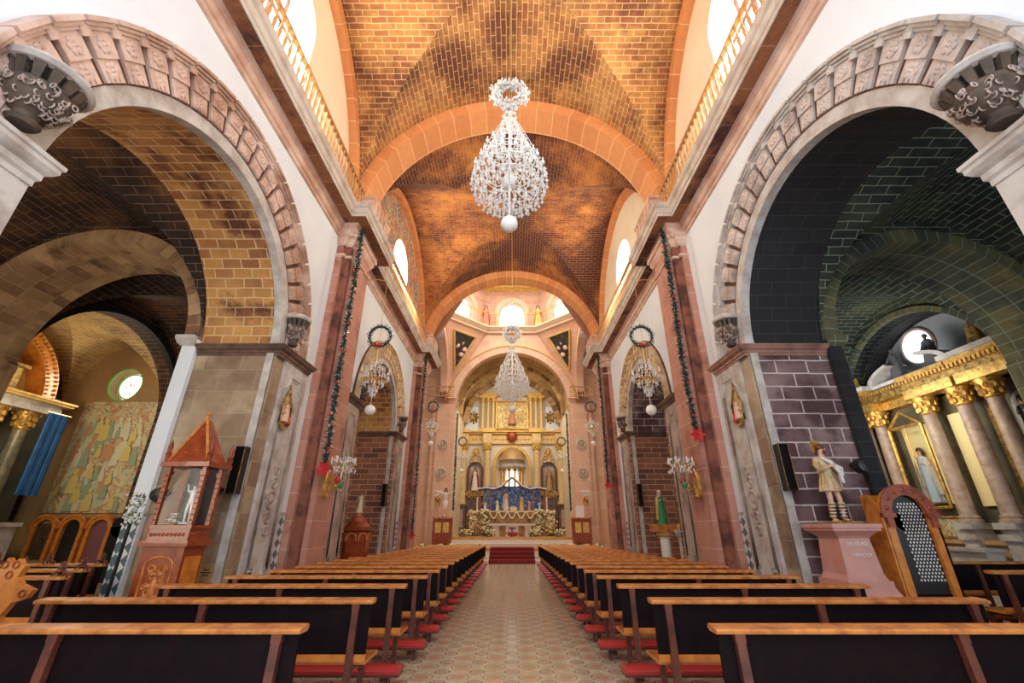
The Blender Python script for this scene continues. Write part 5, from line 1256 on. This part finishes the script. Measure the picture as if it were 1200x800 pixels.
m = MB(); m.lathe([(1.0, 0), (1.1, .05), (1.12, .15), (1.0, .2), (1.0, .4), (1.1, .45)], (0, -.1, 5.55), 24); m.build('tempietto_ring', palestone, t)
for k in range(6): a = PI+PI*(k+.5)/6*1.0; column('tempietto_column', t, .85*math.cos(a), -.1+.85*math.sin(a)*.8, 3.9, 5.55, .09, gold, gold, 10, .2)
m = MB(); m.lathe([(1.1, 0), (1.1, .3), (1.0, .35), (0, .35)], (0, -.1, 3.55), 24); m.build('tempietto_base', palestone, t)
m = MB(); m.box(-.35, .35, .1, .15, 3.95, 5.4); m.build('tempietto_window', warmglow, t)
robed('saint_statue', 'statue in a red cloak in the left niche of the main retable', 'statue', (-2.88, 34.62, 3.95), 1.75, 0, white, redpaint, group=None)
robed('saint_statue', 'statue in brown and gold robes in the right niche of the main retable', 'statue', (2.88, 34.62, 3.95), 1.75, 0, tan, pinkplinth, veil=tan)

# ------------------------------------------------------------------ platform and steps
m = MB(); m.box(-8.5, 8.5, 25.8, 28.6, -.3, .4); m.box(-3.95, 3.95, 28.6, 35.3, 0, .9); m.box(-4.3, 4.3, 27.8, 28.62, .4, .9); struct('trim_17', m, plain('platform_wood_floor', (.62, .30, .10), .25, col2=(.50, .22, .07), scale=3))
m = MB(); m.box(-4.4, 4.4, 24.6, 25.8, -.35, -.12); m.box(-4.4, 4.4, 25.0, 25.8, -.12, .05); m.box(-4.4, 4.4, 25.4, 25.8, .05, .22); m.box(-4.3, 4.3, 27.2, 27.8, .4, .57); m.box(-4.3, 4.3, 27.5, 27.8, .57, .74); struct('trim_17', m, marblestep)
t = thing('red_carpet', 'dark red carpet over the centre of the platform steps', 'carpet', (0, 24.6, 0))
m = MB(); w0 = 1.2
pts = [(24.58, -.29), (24.58, -.105), (24.98, -.105), (24.98, .065), (25.38, .065), (25.38, .235), (25.78, .235), (25.78, .415), (27.1, .415)]
for a, b in zip(pts, pts[1:]): m.face([(-w0, a[0]-24.6, a[1]), (w0, a[0]-24.6, a[1]), (w0, b[0]-24.6, b[1]), (-w0, b[0]-24.6, b[1])])
m.build('runner', redcarpet, t)

# ------------------------------------------------------------------ high altar table, nativity scene
t = thing('altar', 'broad gilded altar with carved front below the nativity scene', 'altar', (0, 30.3, .9))
m = MB(); m.box(-2.75, 2.75, -.1, 1.0, 0, 1.42); m.build('body', plain('bronze_altar_front', (.50, .28, .10), .45, .3, col2=(.25, .13, .05), scale=5), t)
m = MB(); m.box(-2.85, 2.85, -.2, 1.05, 1.42, 1.52); m.build('top', creamcol, t)
m = MB()
for q in (-1, 1): m.box(*sorted((q*2.3, q*2.78)), -.16, -.1, .1, 1.38)
m.build('side_panel', goldpaint, t)
m = MB(); rnd = random.Random(8)
for x in (-1.7, -1.1, 1.1, 1.7): m.tube([(x, -.13, .2), (x, -.13, .9)], [.18, .1], 8); m.ball((x, -.15, 1.02), .1, 8); m.tube([(x-.2, -.13, .7), (x+.25, -.16, .6)], .05, 6)
m.build('relief_figures', agedgold, t)
t = thing('credence_table', 'low stone mass table with cross mark before the gilded altar', 'altar table', (0, 29.0, .9))
m = MB(); m.box(-1.45, 1.45, -.3, .3, .62, .74); m.box(-1.2, -.8, -.2, .2, 0, .62); m.box(.8, 1.2, -.2, .2, 0, .62); m.box(-.4, .4, -.22, .2, 0, .62); m.build('table', marblestep, t)
m = MB(); m.box(-.05, .05, -.24, -.22, .1, .5); m.box(-.2, .2, -.24, -.22, .42, .52); m.build('cross_mark', redwood, t)
# nativity stable
t = thing('nativity_stable', 'snow-edged stable roof with blue starry backdrop on the main altar', 'nativity scene', (0, 30.75, 2.42))
MB().box(-1.95, 1.95, .35, .38, 0, 1.6).build('backdrop', bluesky, t)
for x in (-2.15, -1.42, 1.42, 2.15): MB().box(x-.05, x+.05, -.3, -.2, 0, 1.5).build('post', redwood, t)
prof = [(-2.3, 1.42), (-1.7, 1.5), (-1.2, 1.42), (-.7, 1.6), (-.35, 1.95), (0, 2.2), (.35, 1.95), (.7, 1.6), (1.2, 1.42), (1.7, 1.5), (2.3, 1.42)]
m = MB(); m.grid([[(x, y, z) for y in (-.45, .45)] for x, z in prof], smooth=False); m.grid([[(x, -.45, z), (x, -.45, z-.14)] for x, z in prof], smooth=False); m.grid([[(x, y, z-.12) for y in (-.45, .45)] for x, z in prof], smooth=False); m.build('roof', postwood, t)
m = MB()
for i in range(70):
    u = i/69*(len(prof)-1); k = min(int(u), len(prof)-2); f = u-k; x = prof[k][0]*(1-f)+prof[k+1][0]*f; z = prof[k][1]*(1-f)+prof[k+1][1]*f; m.ball((x, -.47, z-.05), .05, 6)
m.build('roof_beads', white, t)
def kneeling(label, x, y, z, h, robe, rz, mantle=None):
    return robed('nativity_figure', label, 'figure', (x*1.15, y, z), h*1.2, rz, robe, mantle, group='nativity figures on the altar')
kneeling('nativity figure in pink robe standing at the centre of the stable', -.35, 30.6, 2.42, 1.05, plain('pink_robe', (.85, .60, .52), .6), .3, white)
kneeling('nativity figure in orange mantle leaning right of the crib', .55, 30.55, 2.42, .85, plain('ochre_robe', (.80, .48, .22), .6), -.5, goldpaint)
kneeling('small nativity figure in cream left of the crib', -.85, 30.5, 2.42, .62, flowerwhite, .5)
kneeling('small nativity figure in white at the left end of the stable', -1.55, 30.5, 2.42, .5, white, .2)
kneeling('small nativity figure in rose at the right of the stable', 1.0, 30.5, 2.42, .6, pinkplinth, -.3)
kneeling('small nativity angel in pale green at the far right', 1.6, 30.5, 2.42, .5, plain('pale_green_robe', (.45, .72, .58), .6), -.3)
t = thing('crib', 'white crib with straw between the nativity figures', 'crib', (.1, 30.45, 2.42)); m = MB(); m.hexa([(-.18, -.1, 0), (.18, -.1, 0), (.18, .1, 0), (-.18, .1, 0)], [(-.28, -.16, .2), (.28, -.16, .2), (.28, .16, .2), (-.28, .16, .2)]); m.build('manger', flowerwhite, t); m = MB(); m.ball((-.1, 0, .24), .06, 8); m.ball((.05, 0, .23), .06, 10, 2, 1, .8); m.build('swaddled_infant', skin, t)
# flowers: tall banks, swags, mounds
for q, side in ((-1, 'left'), (1, 'right')):
    for x, h, nm in ((1.75, 1.5, 'inner'), (2.5, 1.45, 'outer')):
        flowers('flower_column', 'tall bank of yellow-white flowers, %s one at the %s of the altar' % (nm, side), (q*x, 29.72, .92), .30, .12, h, 170, flowerwhite, group='tall flower banks by the altar', size=.065, seed=int(x*10))
    for x, y, z, lab in ((1.3, 27.85, .92, 'flower mound at the %s foot of the mass table'), (2.9, 28.05, .92, 'low white flower mound on the %s of the altar steps')):
        flowers('flower_mound', lab % side, (q*x, y+.35, z), .34, .16, .35, 110, flowerwhite, group='flower mounds on the altar steps', size=.06, seed=3)
    for k in range(5):
        flowers('flower_arrangement', 'white flower clump in the row along the %s platform edge, %s from the centre' % (side, ORD[k]), (q*(1.75+.8*k), 26.8, .41), .34, .08, .14, 50, flowerwhite, group='row of white flowers on the platform edge', size=.045, seed=k)
    t = thing('candle', 'tall white candle on the %s end of the altar' % side, 'candle', (q*2.3, 30.2, 2.42), group='altar candles'); MB().lathe([(.07, 0), (.07, .04), (.03, .08), (.05, .14), (.05, .8), (0, .82)], n=10).build('wax', white, t)
flowers('flower_mound', 'red and dark flower mound at the centre foot of the mass table', (0, 28.3, .92), .36, .14, .22, 120, redpaint, group='flower mounds on the altar steps', size=.05, seed=6)
for k in range(5):
    x0 = -1.5+.6*k; t = thing('flower_swag', 'white flower swag on the altar front, %s from the left' % ORD[k], 'flowers', (x0+.3, 30.0, 2.1), group='flower swags on the altar front')
    m = MB(); 
    for i in range(15): u = i/14; m.ball((-.25+.5*u, 0, .2-.35*math.sin(PI*u)), .048, 6)
    m.build('blossoms', flowerwhite, t)
# side tables, crucifix, presider items
for q, side in ((-1, 'left'), (1, 'right')):
    t = thing('side_cabinet', 'red wooden cabinet with gold panels before the %s chancel pier' % side, 'cabinet', (q*4.1, 27.45, .4))
    MB().box(-.55, .55, -.25, .25, 0, 1.50).build('body', redwood, t); MB().box(-.6, .6, -.3, .3, 1.50, 1.57).build('top', wood, t)
    m = MB(); m.box(-.4, -.05, -.27, -.25, .75, 1.3); m.box(.05, .4, -.27, -.25, .75, 1.3); m.build('panel', goldpaint, t)
t = thing('crucifix_figure', 'white figure with outstretched arms above the left red cabinet', 'statue', (-4.0, 27.3, 1.98))
J, E = body_graph(hands=((-.62, -.1, 1.62), (.62, -.1, 1.62)), elbows=((-.40, -.05, 1.5), (.40, -.05, 1.5)), feet=((-.03, -.04, .1), (.04, -.06, .1)), knees=((-.06, -.12, .5), (.06, -.14, .5)))
skin_body('body', plain('ivory_skin', (.82, .70, .60), .45), t, J, E, .92, sub=1); fold_lathe([(.15, .92), (.17, .82), (.16, .68)], folds=8).build('loincloth', white, t); face_parts(t, .92, postwood, .1, True)
MB().lathe([(0, 0), (.2, 0), (.15, .06), (0, .08)], n=12).build('base', redwood, t)
t = thing('white_lectern_cloth', 'white cloth panel standing on the right red cabinet', 'cloth', (4.05, 27.4, 1.97)); MB().box(-.25, .25, -.02, .02, 0, .65).build('cloth', white, t)

# ------------------------------------------------------------------ right side altar
t = thing('side_altar', 'gilded side altar with paired stone columns and glass case in the right chapel', 'altarpiece', (12.3, 12.0, 0))
m = MB(); m.box(.1, .5, -2.7, 2.7, 0, 5.0); m.build('back_wall', plain('dim_olive_panel', (.20, .17, .10), .6, col2=(.10, .09, .06), scale=2), t)
m = MB(); m.box(-.35, .2, -2.6, 2.6, 0, 1.1); m.box(-.45, .2, -2.65, 2.65, 1.1, 1.2); m.build('base', plain('brown_base_marble', (.50, .30, .14), .4, col2=(.62, .44, .28), scale=2), t)
ys = (-1.72, -.94, .1, 1.85, 2.45)
for y in ys:
    m = MB(); m.box(-.58, .0, y-.24, y+.24, 1.2, 1.34); m.box(-.5, .0, y-.19, y+.19, .0, 1.6); m.box(-.6, .0, y-.26, y+.26, 1.45, 1.6); m.build('column_plinth', palestone, t)
    column('column', t, -.30, y, 1.6, 4.95, .18, pinkmarble, gold, 18, .5)
m = MB()
for (y0, y1) in ((-2.65, -1.2), (-1.2, .4), (1.55, 2.7)):
    m.box(-.62, .3, y0+.05, y1-.05, 4.95, 5.2); m.box(-.7, .3, y0+.02, y1-.02, 5.5, 5.62)
m.box(-.2, .3, -2.6, 2.6, 4.95, 5.55); m.build('entablature', gold, t)
m = MB(); m.box(-.5, .3, -2.6, 2.6, 5.2, 5.5); m.build('frieze', agedgold, t)
m = MB()
for k in range(44): y = -2.55+5.1*k/43; m.box(-.66, -.6, y-.035, y+.035, 5.40, 5.5)
m.build('dentil_row', gold, t)
m = MB(); m.box(-.8, .3, -2.68, -1.15, 5.62, 5.75); m.box(-.8, .3, 1.5, 2.7, 5.62, 5.75); m.box(-.45, .3, -1.2, 1.5, 5.62, 5.72)
# broken arched pediment
for i in range(16):
    a, b = PI*i/16, PI*(i+1)/16
    if 6 <= i <= 9: continue
    f = lambda r, x, X: (X, .2+r*math.cos(x)*1.25, 5.7+r*math.sin(x)*.5)
    m.hexa([f(1.0, a, -.5), f(1.15, a, -.5), f(1.15, a, .2), f(1.0, a, .2)], [f(1.0, b, -.5), f(1.15, b, -.5), f(1.15, b, .2), f(1.0, b, .2)])
m.build('cornice', palestone, t)
# central glass case with gold frame
m = MB(); m.box(.0, .1, .5, 1.5, 2.1, 4.4); m.build('case_back', amberglow, t)
m = MB()
def fr(y0, y1, z0, z1, r, X): 
    for a, b in (((y0, z0), (y1, z0)), ((y1, z0), (y1, z1)), ((y1, z1), (y0, z1)), ((y0, z1), (y0, z0))): m.tube([(X, *a), (X, *b)], r, 6)
fr(.42, 1.55, 2.0, 4.3, .045, -.35); m.tube([(-.35, 1.0, 2.0), (-.35, 1.0, 4.3)], .02, 6); m.tube([(-.35, .42, 4.3), (-.35, .98, 4.75), (-.35, 1.55, 4.3)], .045, 6)
for (y, z) in ((.42, 2), (1.55, 2), (.42, 4.3), (1.55, 4.3)): m.tube([(-.35, y, z), (.05, y, z)], .03, 6)
m.build('case_frame', gold, t)
MB().box(-.33, -.32, .46, 1.52, 2.05, 4.28).build('case_glass', glassy, t)
for y0, y1 in ((-.75, -.1), (-1.5, -1.15)):
    m = MB(); m.box(-.02, .1, y0, y1, 2.0, 4.4); m.build('side_panel', amberglow if y0 > -1 else agedgold, t)
m = MB(); fr(.2, 1.3, 1.25, 1.75, .03, -.4); m.build('predella_frame', gold, t)
m = MB(); m.box(-.38, -.34, .25, 1.25, 1.28, 1.72); m.build('predella_painting', mural, t)
m = MB(); m.box(-.95, -.5, -.6, 2.0, 0, .95); m.box(-1.05, -.5, -.7, 2.1, .95, 1.02); m.build('mensa', palestone, t)
robed('saint_statue', 'blue-robed figure inside the gold-framed glass case of the right side altar', 'statue', (12.15, 13.0, 2.12), 1.55, PI/2+PI, plain('pale_blue_robe', (.45, .58, .75), .6), white)
t = thing('niche_statue', 'dark-hooded figure in a grey niche at the right picture edge', 'statue', (12.28, 10.02, 3.3), -PI/2)
J, E = body_graph(); skin_body('body', skin, t, J, E, .62, sub=1); fold_lathe([(r*.62, z*.62) for r, z in ((.10, 1.47), (.2, 1.42), (.2, 1.2), (.2, .9), (.3, .03))]).build('robe', black, t); MB().ball((0, .02, 1.06), .085, 10, 1, 1, 1.2).build('hood', black, t); MB().lathe([(0, 0), (.2, 0), (.2, .03), (0, .03)], n=12).build('base', agedgold, t)
face_parts(t, .62, black, 0)
t = thing('niche', 'grey arched niche at the right end of the right side altar', 'niche', (12.38, 10.02, 3.2)); m = MB(); m.box(.0, .05, -.32, .32, 0, 1.1); m.ball((.02, 0, 1.1), .32, 16, .1, 1, 1); m.build('niche_back', palestone, t); m = MB(); m.box(-.35, .0, -.3, .3, -.1, .08); m.build('niche_shelf', agedgold, t)
# statues on the cornice, dark against the round window
def bust(label, loc, h, mat, grp=None):
    t = thing('cornice_statue', label, 'statue', loc, -PI/2, grp); J, E = body_graph(hands=((-.3, -.2, .95), (.34, -.22, 1.0)), elbows=((-.36, 0, 1.15), (.36, 0, 1.15)))
    s = h/1.78; skin_body('body', mat, t, J, E, s, sub=1); fold_lathe([(r*s, z*s) for r, z in ((.12, 1.47), (.24, 1.4), (.30, 1.1), (.34, .7), (.45, .02))], folds=7).build('robe', mat, t); MB().ball((0, .02*s, 1.7*s), .12*s, 10).build('hair', mat, t); return t
greydark = plain('grey_shaded_plaster_figure', (.10, .10, .11), .7)  # backlit silhouette shade is put into this dark base colour
bust('grey seated statue before the round window over the right side altar, left one', (12.2, 12.75, 5.74), 1.0, greydark, 'statues on the right altar cornice')
bust('grey seated statue before the round window over the right side altar, right one', (12.2, 11.55, 5.74), 1.0, greydark, 'statues on the right altar cornice')
bust('gilded angel on the far end of the right side altar cornice', (12.0, 14.3, 5.76), .7, gold)
bust('small dark statue on the near end of the right side altar cornice', (12.0, 10.1, 5.76), .85, agedgold)
# ------------------------------------------------------------------ left side altar
t = thing('side_altar', 'dark and gilded side altar with arched pediment in the left chapel', 'altarpiece', (-15.18, 11.2, 0))
m = MB(); m.box(-.7, -.2, -1.9, 2.9, 0, 5.0); m.build('back_wall', plain('dark_green_panel', (.04, .06, .05), .6, col2=(.10, .08, .05), scale=2), t)
m = MB(); m.box(-.5, .6, -1.9, 2.5, 0, 1.5); m.box(-.5, .7, -1.95, 2.55, 1.5, 1.62); m.build('base', palestone, t)
for y in (-1.4, -.5, .9, 1.8): column('column', t, .2, y, 1.62, 4.75, .19, plain('dark_column_marble', (.16, .14, .10), .35, col2=(.30, .26, .18), scale=5) if y == -1.4 else bpy.data.materials['dark_column_marble'], gold, 16, .55)
m = MB(); m.box(-.5, .6, -1.9, 2.4, 4.75, 4.95); m.box(-.5, .55, -1.9, 2.4, 4.95, 5.05); m.build('entablature', palestone, t)
m = MB(); m.box(-.5, .75, -1.95, 2.6, 5.05, 5.12); m.box(-.5, .8, -1.98, 2.65, 5.12, 5.18); m.build('cornice', goldpaint, t)
m = MB(); arch_ring(m, lambda a, z, tt: (-15.2+15.2+.35-tt, a, z), .1, 1.75, 2.15, 5.2, 0, .8, 32); m.build('arched_pediment', orangewood, t)
m = MB()
for k in range(46): a = PI*(k+.5)/46; m.ball((.37, .1-2.06*math.cos(a), 5.2+2.06*math.sin(a)), .05, 6)
for k in range(46): a = PI*(k+.5)/46; m.ball((.37, .1-1.82*math.cos(a), 5.2+1.82*math.sin(a)), .035, 6)
m.build('bead_moulding', gold, t)
m = MB(); m.face([(-.3, .1-1.76*math.cos(PI*k/20), 5.2+1.76*math.sin(PI*k/20)) for k in range(21)]); m.build('tympanum', plain('golden_cream_panel', (.75, .50, .22), .6), t)
m = MB(); m.box(-.2, .4, -1.0, 1.0, 5.2, 5.9); m.box(-.2, .5, -1.1, 1.1, 5.9, 6.0); m.build('attic_box', agedgold, t)
m = MB()
for k in range(20): m.box(.4, .44, -.9+.09*k, -.85+.09*k, 5.7, 5.78)
m.ball((.3, 0, 6.4), .2, 10); 
for k in range(6): m.tube([(.3, 0, 6.3), (.35, .35*math.cos(k*PI/5), 6.3+.5*math.sin(k*PI/5))], .04, 5)
m.build('crest', gold, t)
t = thing('blue_drape', 'long bright blue cloth hanging beside the left side altar columns', 'drape', (-14.35, 13.35, 2.35))
m = MB(); G = [[(.05*math.sin(9*j/8*PI), -.33+.66*j/24, z) for j in range(25)] for z in (0, 1.2, 2.4)]; m.grid(G); m.build('cloth', bluepaint, t); MB().tube([(0, -.38, 2.42), (0, .38, 2.42)], .02, 6).build('rod', brass, t)
# painted saints standing between the drum windows
for i, (x, y, mm, lab) in enumerate(((-1.95, 28.75, plain('coral_robe', (.80, .30, .22), .6), 'painted saint in coral robe between the drum windows, left of the centre window'), (1.95, 28.75, plain('yellow_robe', (.85, .66, .22), .6), 'painted saint in yellow robe between the drum windows, right of the centre window'))):
    robed('drum_figure', lab, 'statue', (x, 28.72, 14.98), 1.9, 0, mm, mm)
